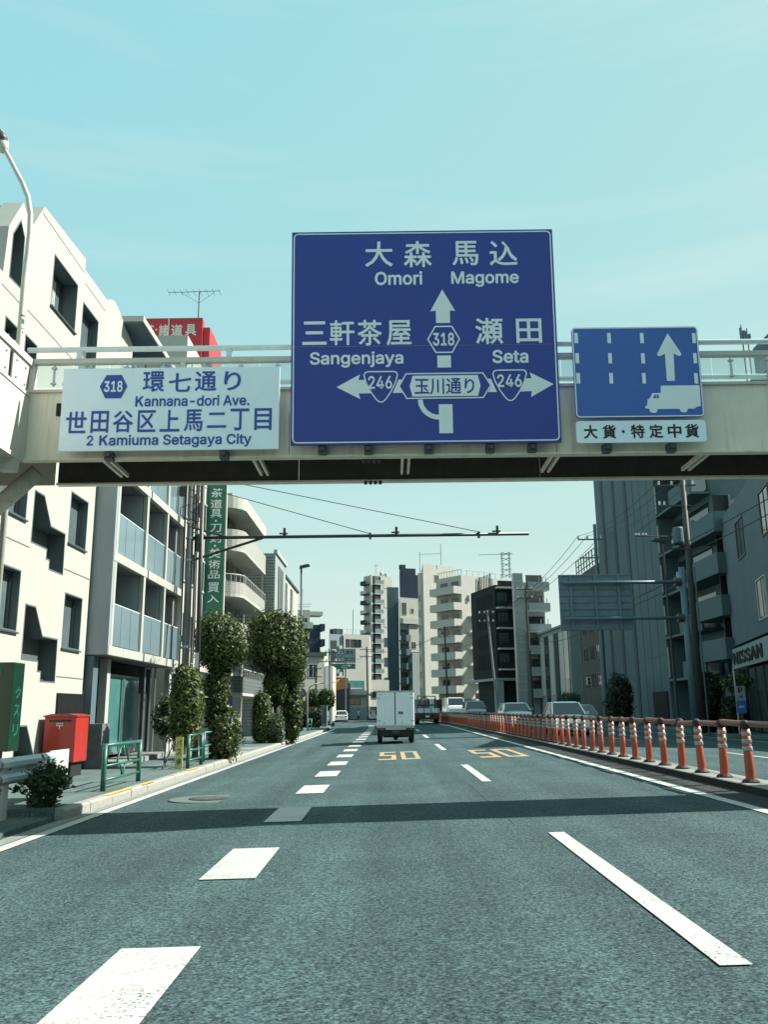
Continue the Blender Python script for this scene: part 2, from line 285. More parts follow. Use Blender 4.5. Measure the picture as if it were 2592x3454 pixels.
def lettering_k(body, rect, fn, mat, parent, bold=.02):
    i = body.index('K'); full = body[:i]+'H'+body[i+1:]; X = extent(full); H_ = extent('H'); rest = body[i+1:]; Rr = extent(rest); u0, v0, u1, v1 = rect
    su = (u1-u0)/(X[1]-X[0]); sv = (v1-v0)/(X[3]-X[2]); vb = v0-X[2]*sv
    lettering(rest, (u1-(Rr[1]-Rr[0])*su, vb+Rr[2]*sv, u1, vb+Rr[3]*sv), fn, mat, parent, bold)
    P_ = extent(body[:i]+'H'); k0 = u0+(P_[1]-P_[0]-(H_[1]-H_[0]))*su; k_shape(k0, vb, k0+(H_[1]-H_[0])*su*1.13, vb+H_[3]*sv, fn, mat, parent)
    if body[:i].strip(): p_ = extent(body[:i].strip()); lettering(body[:i].strip(), (u0, vb+p_[2]*sv, u0+(p_[1]-p_[0])*su, vb+p_[3]*sv), fn, mat, parent, bold)
def lettering(body, rect, fn, mat, parent, bold=.012, th=.004):
    return link('lettering', text_mesh(body, rect, fn, mat, bold, th), parent)
rect4 = lambda a, b, c, d: [(a, b), (c, b), (c, d), (a, d)]

# ------------------------------------------------------------------ the setting: ground, road, kerbs, pavements, median
cx = lambda y: 0 if y < 60 else -(y-60)**2/900.
gz = lambda s: .02*s if s < 5.3 else (.1 if s < 5.8 else .1-.015*(s-5.8))
YS = [-25, -10, 0, 5, 10, 15, 20, 30, 40, 50, 60]+list(range(68, 260, 8))
def strip(mb, s0, s1, ys, dz):
    vs_ = []; fs = []
    for y in ys: vs_ += [(s0+cx(y), y, gz(s0)+dz), (s1+cx(y), y, gz(s1)+dz)]
    for i in range(len(ys)-1): fs.append((2*i, 2*i+1, 2*i+3, 2*i+2))
    return mb.add(vs_, fs)
tag(MB().add([(-900, -300, -.4), (900, -300, -.4), (900, 1500, -.4), (-900, 1500, -.4)], [(0, 1, 2, 3)]).build('ground', 'ground'), 'flat grey ground between and behind the buildings', kind='structure')
rd = MB(); strip(rd, -4.6, 5.2, YS, 0); strip(rd, 5.7, 15.2, YS, 0)
road = tag(rd.build('road', 'asphalt'), 'grey asphalt road with white lane markings', kind='structure')
gt = MB(); strip(gt, -4.4, -4.19, [y for y in YS if y <= 60], .006); gt.build('gutter', 'gutter', road)
M('kerb_shade', (.009, .0125, .0135), .9, .35, 3, .4, 60)
gt = MB(); strip(gt, 4.60, 5.09, [y for y in YS if y <= 120], .005); gt.build('kerb_shade', 'kerb_shade', road)  # dark strip at the median foot: shade painted onto the road
for s0, y0, y1 in ((-4.155, -20, 66), (4.32, -20, 110), (13.9, -20, 120)):
    m = MB(); strip(m, s0, s0+.165, [y0]+[y for y in YS if y0 < y < y1]+[y1], .010); m.build('edge_line', 'white_paint', road)
for k in range(21):
    y0 = 3.77+3.63*k; m = MB(); strip(m, -1.56, -1.10, [y0, y0+.8, y0+1.58], .009); m.build('lane_block', 'white_paint', road)
for k in range(9):
    y0 = [4.68, 15.9, 28.1][k] if k < 3 else 28.1+12*(k-2); m = MB(); strip(m, 1.635, 1.80, [y0, y0+2.4, y0+4.75], .009); m.build('lane_dash', 'white_paint', road)
for k in range(8):
    y0 = 20+13*k; m = MB(); strip(m, 9.2, 9.35, [y0, y0+2.4, y0+4.75], .009); m.build('lane_dash', 'white_paint', road)
for xo, yo, kx in ((-.31, 23.5, 1.0), (2.38, 23.2, 1.13)):
    five = MB(); zero = MB(); w, h = .48*kx, 4.3
    for (a, b, c, d) in ((0, .0, 1, .13), (.72, .13, 1, .46), (0, .46, 1, .60), (0, .60, .27, .87), (0, .87, 1, 1)):
        strip(five, xo+a*w, xo+c*w, [yo+b*h, yo+d*h], .009)
    for (a, b, c, d) in ((0, 0, 1, .13), (0, .13, .25, .87), (.75, .13, 1, .87), (0, .87, 1, 1)):
        strip(zero, xo+.62*kx+a*w*1.06, xo+.62*kx+c*w*1.06, [yo+b*h, yo+d*h], .009)
    five.build('speed_digit', 'orange_paint', road); zero.build('speed_digit', 'orange_paint', road)
def wiggle(pts, w, dz):
    m = MB(); vs_ = []; fs = []
    for i, (x, y) in enumerate(pts): vs_ += [(x-w/2, y, gz(x)+dz), (x+w/2, y, gz(x)+dz)]
    for i in range(len(pts)-1): fs.append((2*i, 2*i+1, 2*i+3, 2*i+2))
    return m.add(vs_, fs)
for y0_, n_ in ((10.2, 5), (12.6, 12)): wiggle([(1.44-.004*(y0_+k*.3)+random.uniform(-.012, .012), y0_+k*.3) for k in range(n_)], .014, .005).build('seam', 'seam', road)
wiggle([(.16+random.uniform(-.02, .02), 19+k*.45) for k in range(50)], .02, .005).build('seam', 'seam', road)
# manhole and its patch
m = MB().lathe([(0, .004), (.62, .004), (.62, .005), (0, .005)], (-2.9, 14.3, gz(-2.9)), 28); m.build('patch', 'patch', road)
mh = MB().lathe([(0, .008), (.31, .008), (.31, .016), (.29, .018), (0, .018)], (-2.9, 14.3, gz(-2.9)), 28).build('manhole_cover', 'dark_metal', road)
g = MB()
for i in range(-3, 4):
    for j in range(-3, 4):
        if i*i+j*j < 10: g.box(-2.9+i*.075-.022, -2.9+i*.075+.022, 14.3+j*.075-.022, 14.3+j*.075+.022, gz(-2.9)+.018, gz(-2.9)+.024)
g.build('stud', 'steel', mh)
# left pavement
sw = MB()
for y0, y1 in ((-25, 10.35), (12.02, 66)): sw.box(-12.5, -4.50, y0, y1, -.3, .05)
sw.box(-12.5, -4.50, 10.35, 12.02, -.3, -.045)
pav = tag(sw.build('pavement', 'asphalt_sidewalk'), 'asphalt pavement on the left with pale kerb stones', kind='structure')
MB().box(-7.0, -4.5, 25.9, 28.6, .05, .056).build('driveway_slab', 'gutter', pav)
MB().box(-7.0, -4.5, 29.6, 31.2, .05, .056).build('driveway_slab', 'gutter', pav)
ks = MB().prism([(-.075, -.14), (.075, -.14), (.075, .02), (.045, .052), (-.075, .054)], 'y', -.49, .49).mesh('kerb_stone', 'kerb')
for k in range(62):
    y = -1.5+1.0*k
    if 10.3 < y-.5 and y+.5 < 12.1 or y-.49 < 10.35 < y+.49: continue
    y = y if y < 10.4 else y+.02
    o = link('kerb_stone', ks, pav); o.location = (-4.425, y, random.uniform(-.004, .004)); o.rotation_euler.z = random.uniform(-.006, .006)
for y0, y1, x0 in ((13.85, 15.2, -4.47), (15.75, 16.5, -4.46), (19.3, 20.4, -4.47)): MB().box(x0, x0+.11, y0, y1, .056, .060).build('kerb_paint', 'yellow_kerb', pav)
# right pavement
sw = MB(); vs_ = []
ys = YS
for s0, s1, z0 in ((15.2, 40, .06),):
    vs_ = []; fs = []
    for y in ys: vs_ += [(s0+cx(y), y, -.2), (s0+cx(y), y, z0), (s1+cx(y), y, z0)]
    for i in range(len(ys)-1): fs += [(3*i, 3*i+1, 3*i+4, 3*i+3), (3*i+1, 3*i+2, 3*i+5, 3*i+4)]
    sw.add(vs_, fs)
tag(sw.build('pavement_right', 'asphalt_sidewalk'), 'pavement along the far right side of the road', kind='structure')
# median island, in kerbed blocks
med = MB(); vs_ = []; fs = []
ys = [y for y in YS if -10 <= y <= 180]
for y in ys:
    for s, z in ((5.07, .05), (5.075, .195), (5.10, .21), (5.66, .21), (5.71, .19), (5.73, .05)): vs_.append((s+cx(y), y, z))
for i in range(len(ys)-1):
    for j in range(5): fs.append((6*i+j, 6*i+j+1, 6*i+7+j, 6*i+6+j))
med.add(vs_, fs); md = tag(med.build('median', 'concrete'), 'raised concrete median strip carrying orange posts', kind='structure')
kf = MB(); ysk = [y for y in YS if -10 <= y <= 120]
kf.add([(5.06+cx(y), y, z) for y in ysk for z in (.06, .203)], [(2*i, 2*i+1, 2*i+3, 2*i+2) for i in range(len(ysk)-1)]); kf.build('kerb_face', 'kerb_shade', md)  # kerb side darkened: its shade is put into the colour

# ------------------------------------------------------------------ pedestrian bridge
br = thing('pedestrian_bridge', 'cream steel pedestrian bridge crossing over the whole road', 'bridge', (0, 12.95, 0))
X0, X1 = -5.45, 18.5
ZB, ZT = 4.96, 6.03
gd = MB()
for k in range(6):        # girder web plates, butted
    a = X0+(X1-X0)*k/6; b = X0+(X1-X0)*(k+1)/6
    MB().box(a+.004, b-.004, 12.22, 12.26, ZB+.03, ZT).build('girder_plate', 'bridge_cream', br)
    MB().box(a+.004, b-.004, 13.64, 13.68, ZB+.03, ZT).build('girder_plate', 'bridge_dark', br)  # same cream paint as the front; shade under the deck put into the colour
for y in (12.24, 13.66): MB().box(X0, X1, y-.075, y+.075, ZB, ZB+.028).build('bottom_flange', 'bridge_cream', br)
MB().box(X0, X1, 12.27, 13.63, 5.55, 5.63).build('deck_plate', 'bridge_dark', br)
MB().box(X0, X1, 12.27, 13.63, 5.63, 5.70).build('walkway', 'asphalt_sidewalk', br)
x = X0+1.15
while x < X1-.5:
    MB().box(x, x+.04, 12.38, 13.30, ZB+.03, ZB+.09).box(x+.10, x+.14, 12.38, 13.30, ZB+.03, ZB+.09).build('floor_beam', 'bridge_cream', br); x += 2.26
for y, sgn in ((12.24, -1), (13.66, 1)):
    MB().box(X0, X1, y-.06, y+.06, ZT, ZT+.045).build('bottom_rail', 'bridge_white', br)
    MB().box(X0, X1, y-.05, y+.05, 6.50, 6.575).build('top_rail', 'bridge_white', br)
    MB().tube([(X0-.05, y, 6.74), (X1, y, 6.74)], .042, 10).build('handrail', 'steel_pale', br, smooth=True)
    n = 0; x = X0+.06
    while x < X1:
        MB().box(x-.04, x+.04, y-.045, y+.045, ZT+.045, 6.50).build('parapet_post', 'bridge_white', br)
        MB().box(x+.65, x+.73, y-.03, y+.03, 6.575, 6.705).build('rail_bracket', 'steel_pale', br)
        for j in range(4):
            a = x+.06+j*.555
            if a+.53 > X1: break
            pn = MB().box(a, a+.535, y-.012, y+.012, ZT+.09, 6.475).build('parapet_panel', 'panel_frost', br)
            MB().box(a+.26, a+.285, y+sgn*.013, y+sgn*.045, ZT+.1, 6.47).box(a+.235, a+.31, y+sgn*.013, y+sgn*.055, ZT+.13, ZT+.155).box(a+.235, a+.31, y+sgn*.013, y+sgn*.055, 6.41, 6.435).build('panel_clip', 'steel', pn)
        x += 2.30
MB().box(-4.98, -4.70, 12.20, 12.219, 5.66, 5.86).build('name_plate', 'corrugated', br)
# signal cable box and bolts under the bridge
for x in (-.35, -.27, -.19, -.11):
    MB().lathe([(.0, -.05), (.028, -.05), (.028, 0), (0, 0)], (x, 12.34, ZB), 8).build('bolt', 'bridge_dark', br)
    MB().lathe([(.0, -.05), (.028, -.05), (.028, 0), (0, 0)], (x, 13.6, ZB), 8).build('bolt', 'bridge_dark', br)
# stair landing at the left end, stair going down towards the camera
MB().box(-7.0, -5.42, 9.6, 12.2, 5.55, 5.66).build('landing_deck', 'bridge_dark', br)
MB().box(-5.44, -5.40, 9.6, 12.20, 4.97, 5.95).build('landing_side', 'bridge_white', br); MB().box(-7.02, -6.98, 9.6, 13.7, 4.97, 5.95).build('landing_side', 'bridge_white', br)
MB().box(-7.0, -5.5, 13.64, 13.68, 4.97, 6.0).build('landing_side', 'bridge_cream', br); MB().box(-7.0, -5.45, 12.3, 13.63, 5.55, 5.66).build('landing_deck', 'bridge_dark', br)
MB().box(-5.46, -5.38, 9.6, 12.26, 6.45, 6.56).build('top_rail', 'bridge_white', br); MB().box(-5.455, -5.385, 9.6, 12.19, 5.95, 6.0).build('bottom_rail', 'bridge_white', br)
for k in range(4):
    y = 12.14-k*.66; pn = MB().box(-5.43, -5.41, y-.56, y-.02, 6.0, 6.45).build('parapet_panel', 'bridge_white', br)
    MB().box(-5.409, -5.395, y-.46, y-.42, 6.34, 6.36).box(-5.409, -5.395, y-.16, y-.12, 6.34, 6.36).box(-5.409, -5.395, y-.46, y-.42, 6.08, 6.1).box(-5.409, -5.395, y-.16, y-.12, 6.08, 6.1).build('panel_clip', 'steel', pn)
MB().box(-5.62, -5.37, 9.6, 12.1, 4.90, 4.965).build('landing_flange', 'bridge_white', br)
MB().box(-5.60, -5.38, 11.82, 12.0, 4.72, 4.90).build('bearing_bracket', 'bridge_white', br)
MB().tube([(-5.52, 13.0, 5.02), (-6.0, 13.0, 4.56), (-6.9, 13.0, 3.72)], .135, 14).build('strut', 'bridge_cream', br, smooth=True)
MB().lathe([(.15, 0), (.155, .12)], (-6.0, 13, 4.5), 14).build('strut_collar', 'bridge_cream', br)
MB().tube([(-6.95, 13.0, .05), (-6.95, 13.0, 5.55)], .17, 16).build('column', 'bridge_cream', br, smooth=True)
MB().tube([(16.2, 12.95, .05), (16.2, 12.95, 4.96)], .3, 16).build('column', 'bridge_cream', br, smooth=True)
for k in range(26):
    y = 9.6-k*.27; z = 5.55-k*.208
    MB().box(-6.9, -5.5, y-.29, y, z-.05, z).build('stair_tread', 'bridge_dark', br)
for x in (-6.95, -5.44): MB().prism([(9.6, 5.0), (9.6, 5.75), (2.5, .28), (2.5, .05), (3.1, .05)], 'x', x, x+.04).build('stair_stringer', 'bridge_white', br)

# ------------------------------------------------------------------ signs hung on the bridge
fy = lambda u, v, w: Vector((u, -w, v))          # sign face looking to -Y, local frame
def fyo(d): return lambda u, v, w: Vector((u, -w-d, v))
def rounded(x0, z0, x1, z1, r, n=5):
    pts = []
    for cx_, cz, a0 in ((x1-r, z1-r, 0), (x0+r, z1-r, 90), (x0+r, z0+r, 180), (x1-r, z0+r, 270)):
        for k in range(n+1): a = R_(a0+90*k/n); pts.append((cx_+r*math.cos(a), cz+r*math.sin(a)))
    return pts
def flat(pts, d0, d1): return MB().prism(pts, 'y', -d0, -d1)
def outline(pts, w, d0, d1):
    c = (sum(p[0] for p in pts)/len(pts), sum(p[1] for p in pts)/len(pts)); n = len(pts); inn = []
    for i in range(n):       # offset polygon inwards
        p0, p1, p2 = Vector(pts[i-1]), Vector(pts[i]), Vector(pts[(i+1) % n])
        e1, e2 = (p1-p0).normalized(), (p2-p1).normalized(); n1, n2 = Vector((-e1.y, e1.x)), Vector((-e2.y, e2.x))
        if n1.dot(Vector(c)-p1) < 0: n1, n2 = -n1, -n2
        b = (n1+n2); b = b/max(.35, b.dot(n1)); inn.append((p1.x+b.x*w, p1.y+b.y*w))
    return MB().ring(pts, inn, 'y', -d0, -d1)
def sbuild(mb, name, mat, par): return mb.build(name, mat, par, local=True)
SL = 'sign_letter'
s2 = thing('road_sign', 'large blue direction sign with white arrows on the pedestrian bridge', 'road sign', (0, 12.0, 5.09), rx=R_(3.5))
b1 = sbuild(MB().box(-1.41, 2.57, 0, .05, 1.512, 3.345), 'sign_panel', 'sign_blue', s2); b2 = sbuild(MB().box(-1.41, 2.57, 0, .05, 0, 1.506), 'sign_panel', 'sign_blue', s2)
sbuild(MB().box(-1.40, 2.56, .006, .045, 1.5, 1.52), 'panel_joint', SL, s2)
sbuild(outline(rounded(-1.385, .025, 2.545, 3.32, .07), .018, .001, .004), 'border_line', SL, s2)
for t_, *rc in [('大', -0.294, 2.769, 0.128, 3.175), ('森', 0.296, 2.752, 0.72, 3.176), ('馬', 1.032, 2.772, 1.432, 3.167), ('込', 1.6, 2.764, 2.024, 3.159), ('Omori', -0.148, 2.469, 0.572, 2.687), ('Magome', 1.009, 2.423, 2.032, 2.675), ('三', -1.245, 1.536, -0.878, 1.905), ('軒', -0.832, 1.526, -0.463, 1.919), ('茶', -0.415, 1.515, -0.048, 1.919), ('屋', 0.019, 1.515, 0.393, 1.909), ('Sangenjaya', -1.13, 1.175, 0.266, 1.425), ('瀬', 1.35, 1.518, 1.765, 1.927), ('田', 1.962, 1.526, 2.344, 1.909), ('Seta', 1.592, 1.216, 2.129, 1.424), ('318', 0.712, 1.498, 1.032, 1.703)]:
    lettering(t_, rc, fyo(.002), SL, s2, .026 if ord(t_[0]) < 256 else .018)
for pts in ([(0.868, 2.389), (1.056, 2.045), (0.976, 2.055), (0.974, 1.856), (0.765, 1.856), (0.765, 2.053), (0.68, 2.043)], [(0.771, 1.346), (0.974, 1.346), (0.974, 1.16), (0.771, 1.16)], [(0.778, 0.594), (0.980, 0.594), (0.980, 0.154), (0.778, 0.154)],
            [(-0.732, 0.875), (-0.381, 1.069), (-0.408, 0.981), (-0.285, 0.985), (-0.20, 0.775), (-0.402, 0.775), (-0.381, 0.688)], [(2.487, 0.884), (2.144, 0.688), (2.161, 0.779), (1.98, 0.775), (2.057, 0.975), (2.163, 0.977), (2.138, 1.068)],
            [(0.10, 0.776), (0.19, 0.982), (0.249, 0.979), (0.195, 0.877), (0.249, 0.777)], [(1.51, 0.979), (1.56, 0.979), (1.645, 0.772), (1.51, 0.772), (1.565, .874)]):
    sbuild(flat(pts, .0015, .004), 'arrow', SL, s2)
sbuild(outline([(0.624, 1.602), (0.745, 1.811), (1.005, 1.811), (1.12, 1.602), (1.003, 1.385), (0.748, 1.385)], .02, .002, .006), 'route_badge', SL, s2)
for dx in (0, 1.915):
    tri = [(-.334+dx, 1.055), (-.31+dx, 1.1), (-.27+dx, 1.116), (.125+dx, 1.116), (.165+dx, 1.1), (.185+dx, 1.055), (.15+dx, .93), (.075+dx, .78), (0+dx, .67), (-.04+dx, .636), (-.073+dx, .628), (-.11+dx, .636), (-.15+dx, .67), (-.225+dx, .78), (-.30+dx, .93)]
    sbuild(flat(tri, .003, .0045), 'route_badge', 'sign_blue', s2); sbuild(outline(tri, .018, .005, .008), 'route_badge', SL, s2)
for (u0, v0, u1, v1) in ((-0.263, 0.839, 0.094, 1.04), (1.652, 0.843, 2.016, 1.042)): lettering('246', (u0, v0, u1, v1), fyo(.006), SL, s2, .02)
bx_ = [(0.187, 0.877), (0.295, 1.077), (1.449, 1.077), (1.565, 0.877), (1.445, 0.680), (0.300, 0.680)]
sbuild(flat(bx_, .003, .0045), 'road_name_plate', 'sign_blue', s2); sbuild(outline(bx_, .018, .005, .008), 'road_name_plate', SL, s2)
sbuild(flat([(0.353, 0.877), (0.399, 1.036), (1.365, 1.036), (1.404, 0.877), (1.362, 0.716), (0.392, 0.716)], .006, .0085), 'road_name_plate', SL, s2)
lettering('玉川通り', (0.425, 0.746, 1.31, 0.992), fyo(.009), 'sign_blue', s2, .016)
oa = [(.78+.31*math.cos(R_(180+90*k/10)), .672+.31*math.sin(R_(180+90*k/10))) for k in range(11)]; ia = [(.78+.237*math.cos(R_(270-90*k/10)), .672+.237*math.sin(R_(270-90*k/10))) for k in range(11)]
sbuild(flat(oa+ia, .0012, .0035), 'arrow', SL, s2)
def brackets(par, xs, zb):
    for x in xs: sbuild(MB().box(x-.06, x+.06, .05, .2, zb-.10, zb+.02).box(x-.035, x+.035, .01, .05, zb-.06, zb-.005), 'bracket', 'dark_metal', par)
brackets(s2, (-.95, -.27, .62, 1.53, 2.15), -.02)
s1 = thing('road_sign', 'pale grey address sign with blue lettering at the left of the bridge', 'road sign', (0, 12.0, 5.04), rx=R_(1))
sbuild(MB().box(-4.82, -1.585, 0, .04, 0, 1.28), 'sign_panel', 'sign_white', s1)
for t_, *rc in [('環', -3.625, 0.9, -3.305, 1.224), ('七', -3.238, 0.895, -2.905, 1.191), ('通', -2.848, 0.905, -2.528, 1.214), ('り', -2.412, 0.908, -2.16, 1.209), ('Kannana-dori Ave.', -3.722, 0.671, -2.027, 0.837), ('世', -4.736, 0.272, -4.432, 0.608), ('田', -4.366, 0.274, -4.104, 0.611), ('谷', -4.039, 0.276, -3.74, 0.612), ('区', -3.674, 0.278, -3.406, 0.615), ('上', -3.345, 0.28, -3.054, 0.616), ('馬', -2.988, 0.282, -2.712, 0.619), ('二', -2.646, 0.331, -2.361, 0.565), ('丁', -2.303, 0.286, -2.026, 0.623), ('目', -1.948, 0.288, -1.692, 0.625), ('2 Kamiuma Setagaya City', -4.409, 0.036, -1.985, 0.238)]:
    if 'K' in t_: lettering_k(t_, rc, fyo(.002), 'sign_text_blue', s1, .024)
    else: lettering(t_, rc, fyo(.002), 'sign_text_blue', s1, .024 if ord(t_[0]) < 256 else .02)
sbuild(flat([(-4.267, 0.99), (-4.175, 1.172), (-3.945, 1.172), (-3.854, 0.99), (-3.94, 0.805), (-4.175, 0.805)], .0015, .004), 'route_badge', 'sign_text_blue', s1)
lettering('318', (-4.2, 0.903, -3.923, 1.077), fyo(.005), 'sign_white', s1, .026)
brackets(s1, (-4.1, -2.4), -.02)
s3 = thing('road_sign', 'blue lane sign with a truck pictogram and upward arrow on the bridge', 'road sign', (0, 12.0, 5.07), rx=R_(2))
sbuild(flat(rounded(2.80, .385, 4.69, 1.795, .06), -.04, 0), 'sign_panel', 'sign_blue_light', s3); sbuild(outline(rounded(2.805, .39, 4.685, 1.79, .055), .016, .001, .004), 'border_line', SL, s3)
for rc in [(2.837, 1.548, 2.891, 1.711), (2.836, 1.231, 2.89, 1.391), (2.835, 0.915, 2.89, 1.079), (3.33, 1.542, 3.384, 1.704), (3.326, 1.224, 3.38, 1.385), (3.323, 0.909, 3.377, 1.073), (3.822, 1.535, 3.875, 1.698), (3.816, 1.218, 3.87, 1.378), (3.81, 0.903, 3.864, 1.067), (4.602, 1.526, 4.655, 1.688), (4.594, 1.208, 4.646, 1.369), (4.584, 0.893, 4.636, 1.056)]:
    sbuild(flat(rect4(*rc), .0015, .004), 'lane_mark', SL, s3)
sbuild(flat([(4.237, 1.687), (4.414, 1.375), (4.417, 1.337), (4.377, 1.327), (4.305, 1.366), (4.293, 0.939), (4.174, 0.939), (4.175, 1.366), (4.096, 1.327), (4.057, 1.342), (4.066, 1.376)], .0015, .004), 'arrow', SL, s3)
tk = sbuild(flat([(3.823, 0.55), (3.853, 0.556), (3.87, 0.659), (3.9, 0.669), (3.942, 0.75), (4.069, 0.754), (4.076, 0.854), (4.089, 0.866), (4.641, 0.866), (4.652, 0.852), (4.645, 0.546), (4.573, 0.532), (4.561, 0.506), (4.45, .506), (4.44, .47), (4.41, .45), (4.37, .45), (4.34, .47), (4.33, .506), (4.004, 0.506), (3.997, 0.471), (3.968, 0.447), (3.925, 0.447), (3.892, 0.466), (3.885, 0.51), (3.827, 0.521)], .0015, .004), 'truck_pictogram', SL, s3)
for q in ([(3.946, 0.673), (3.974, 0.726), (4.0, 0.726), (3.992, 0.672)], [(4.0, 0.672), (4.008, 0.726), (4.035, 0.725), (4.035, 0.671)]): sbuild(flat(q, .0045, .006), 'window_pictogram', 'sign_blue_light', tk)
s4 = thing('road_sign', 'small white board with black characters under the truck lane sign', 'road sign', (0, 12.0, 5.07), rx=R_(2))
sbuild(flat(rounded(2.79, .003, 4.695, .335, .05), -.03, 0), 'sign_panel', 'sign_white', s4)
for i, ch in enumerate('大貨・特定中貨'):
    xs = [2.898, 3.172, 3.455, 3.59, 3.86, 4.13, 4.385]; w = .20
    rc = (xs[i], .065, xs[i]+w, .272) if ch != '・' else (xs[i], .145, xs[i]+.045, .19)
    lettering(ch, rc, fyo(.002), 'text_black', s4, .03)
brackets(s4, (3.25, 4.2), -.02)

# ------------------------------------------------------------------ generic facade pieces
def px(mb, pts, x0, x1): return mb.prism(pts, 'x', x0, x1)
def win_x(par, X, y0, y1, z0, z1, depth=.3, frame='window_frame_dark', glass='glass_dark', fw_=.07, curtain=None, sill=True, s=1):
    """window in a wall whose face is the plane x = X, looking to +x (s=1) or -x (s=-1), recessed by depth"""
    a = X-s*depth
    MB().ring(rect4(y0+.001, z0+.001, y1-.001, z1-.001), rect4(y0+.03, z0+.03, y1-.03, z1-.03), 'x', a-s*.02, X+s*.004).build('reveal', 'reveal_dark', par)
    w = MB().ring(rect4(y0, z0, y1, z1), rect4(y0+fw_, z0+fw_, y1-fw_, z1-fw_), 'x', a, a+s*.06).build('window', frame, par)
    MB().box(min(a-s*.03, a), max(a-s*.03, a), y0, y1, z0, z1).build('pane', glass, w)
    if curtain:
        c0, c1 = curtain; m = MB(); n = 7
        for k in range(n):
            yy = c0+(c1-c0)*k/n; m.box(min(a+s*.003, a+s*.012), max(a+s*.003, a+s*.012), yy, yy+(c1-c0)/n*.7, z0+.12, z1-.12)
        m.build('curtain', 'curtain', w)
    if sill: MB().box(min(X+s*.003, X+s*.05), max(X+s*.003, X+s*.05), y0-.02, y1+.02, z0-.035, z0-.004).build('sill', frame, w)
    return w
WIN = {}
def wbox(par, face, u0, u1, z0, z1, c, proud=.05, frame='frame_white', glass='glass_dark', mull=True):
    """window set on a far wall; face '-y','+x','-x','+y' in the local frame of par"""
    w, h = round(u1-u0, 2), round(z1-z0, 2); key = (face, w, h, frame, glass, mull)
    if key not in WIN:
        ax = 'y' if face[1] == 'y' else 'x'; s = 1 if face[0] == '+' else -1; t = .07
        f = MB().ring(rect4(-w/2, 0, w/2, h), rect4(-w/2+t, t, w/2-t, h-t), ax, -s*.12, s*.05)
        if mull: q = rect4(-.03, t, .03, h-t); f.prism(q, ax, -s*.1, s*.035)
        p = MB().prism(rect4(-w/2+t*.5, t*.5, w/2-t*.5, h-t*.5), ax, -s*.09, s*.012)
        WIN[key] = (f.mesh('window', frame), p.mesh('pane', glass))
    f, p = WIN[key]; u = (u0+u1)/2
    o = link('window', f, par); o.location = (u, c, z0) if face[1] == 'y' else (c, u, z0); q = link('pane', p, o); return o
def root(name, label, cat, loc, rz=0, group=None): return thing(name, label, cat, loc, rz, group)
LB = lambda m, name, mat, par, **k: m.build(name, mat, par, local=True, **k)

# ------------------------------------------------------------------ white building with stepped windows (left)
wb = root('white_building', 'white stucco building with stepped dark recesses and sawtooth roof, far left', 'building', (-7.1, 15, 0))
XW = -7.1; fxw = lambda u, v, w: Vector((XW-.4+w, u, v))
outer = [(9.0, 0), (20.15, 0), (20.15, 11.57), (18.43, 11.53), (18.43, 11.80), (15.98, 11.63), (15.47, 10.84), (15.01, 11.10), (14.52, 10.29), (14.46, 9.3), (9.0, 9.3)]
def stepped(dz, cut=None):
    p = [(16.66, 4.61), (17.47, 4.61), (17.47, 4.41), (17.65, 4.41), (17.65, 4.22), (18.46, 4.22), (18.44, 5.15), (17.62, 5.15), (17.17, 5.70), (16.66, 5.70)]
    return [(a, b+dz) for a, b in p]
st_c = [(16.66, .35), (17.9, .35), (17.6, .55), (17.2, 1.08), (16.66, 1.08)]
wins = [(18.60, 4.99, 19.72, 6.17), (18.66, 2.68, 19.76, 3.89), (14.95, 2.81, 16.35, 4.0), (14.95, 4.99, 16.35, 6.17), (16.65, 9.74, 18.08, 10.94), (18.45, 8.7, 19.55, 10.73), (14.72, 7.3, 15.28, 8.56), (15.61, 7.3, 16.2, 8.6), (12.2, 2.81, 13.6, 4.0), (12.2, 4.99, 13.6, 6.17)]
gabw = [(14.70, 9.33), (15.25, 9.35), (15.22, 10.45), (14.98, 10.72), (14.70, 10.25)]
holes = [rect4(*w) for w in wins]+[stepped(0), stepped(-2.3), st_c, gabw]
me = holed(outer, holes, .4, fxw, 'stucco_white', 'wall'); o = link('wall', me, wb)
for v in me.vertices: v.co -= Vector(ORG[wb.name])
for i, (a, b, c, d) in enumerate(wins):
    cur = {2: (15.35, 16.0), 4: (17.2, 17.75)}.get(i); win_x(wb, XW, a, c, b, d, .22 if i != 4 else .38, curtain=cur, glass='glass_window')
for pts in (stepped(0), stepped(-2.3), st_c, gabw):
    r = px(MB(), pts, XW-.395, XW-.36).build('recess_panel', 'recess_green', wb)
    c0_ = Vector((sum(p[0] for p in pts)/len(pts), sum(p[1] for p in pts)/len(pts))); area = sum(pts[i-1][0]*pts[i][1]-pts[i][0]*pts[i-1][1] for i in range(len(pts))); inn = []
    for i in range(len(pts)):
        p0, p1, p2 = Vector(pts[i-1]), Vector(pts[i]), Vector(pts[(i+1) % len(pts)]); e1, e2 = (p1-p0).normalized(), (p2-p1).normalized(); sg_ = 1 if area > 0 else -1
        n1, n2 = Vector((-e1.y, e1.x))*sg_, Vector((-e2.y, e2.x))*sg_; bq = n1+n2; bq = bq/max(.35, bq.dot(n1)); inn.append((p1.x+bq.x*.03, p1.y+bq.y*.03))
    MB().ring(pts, inn, 'x', XW-.358, XW+.004).build('reveal', 'reveal_dark', wb)
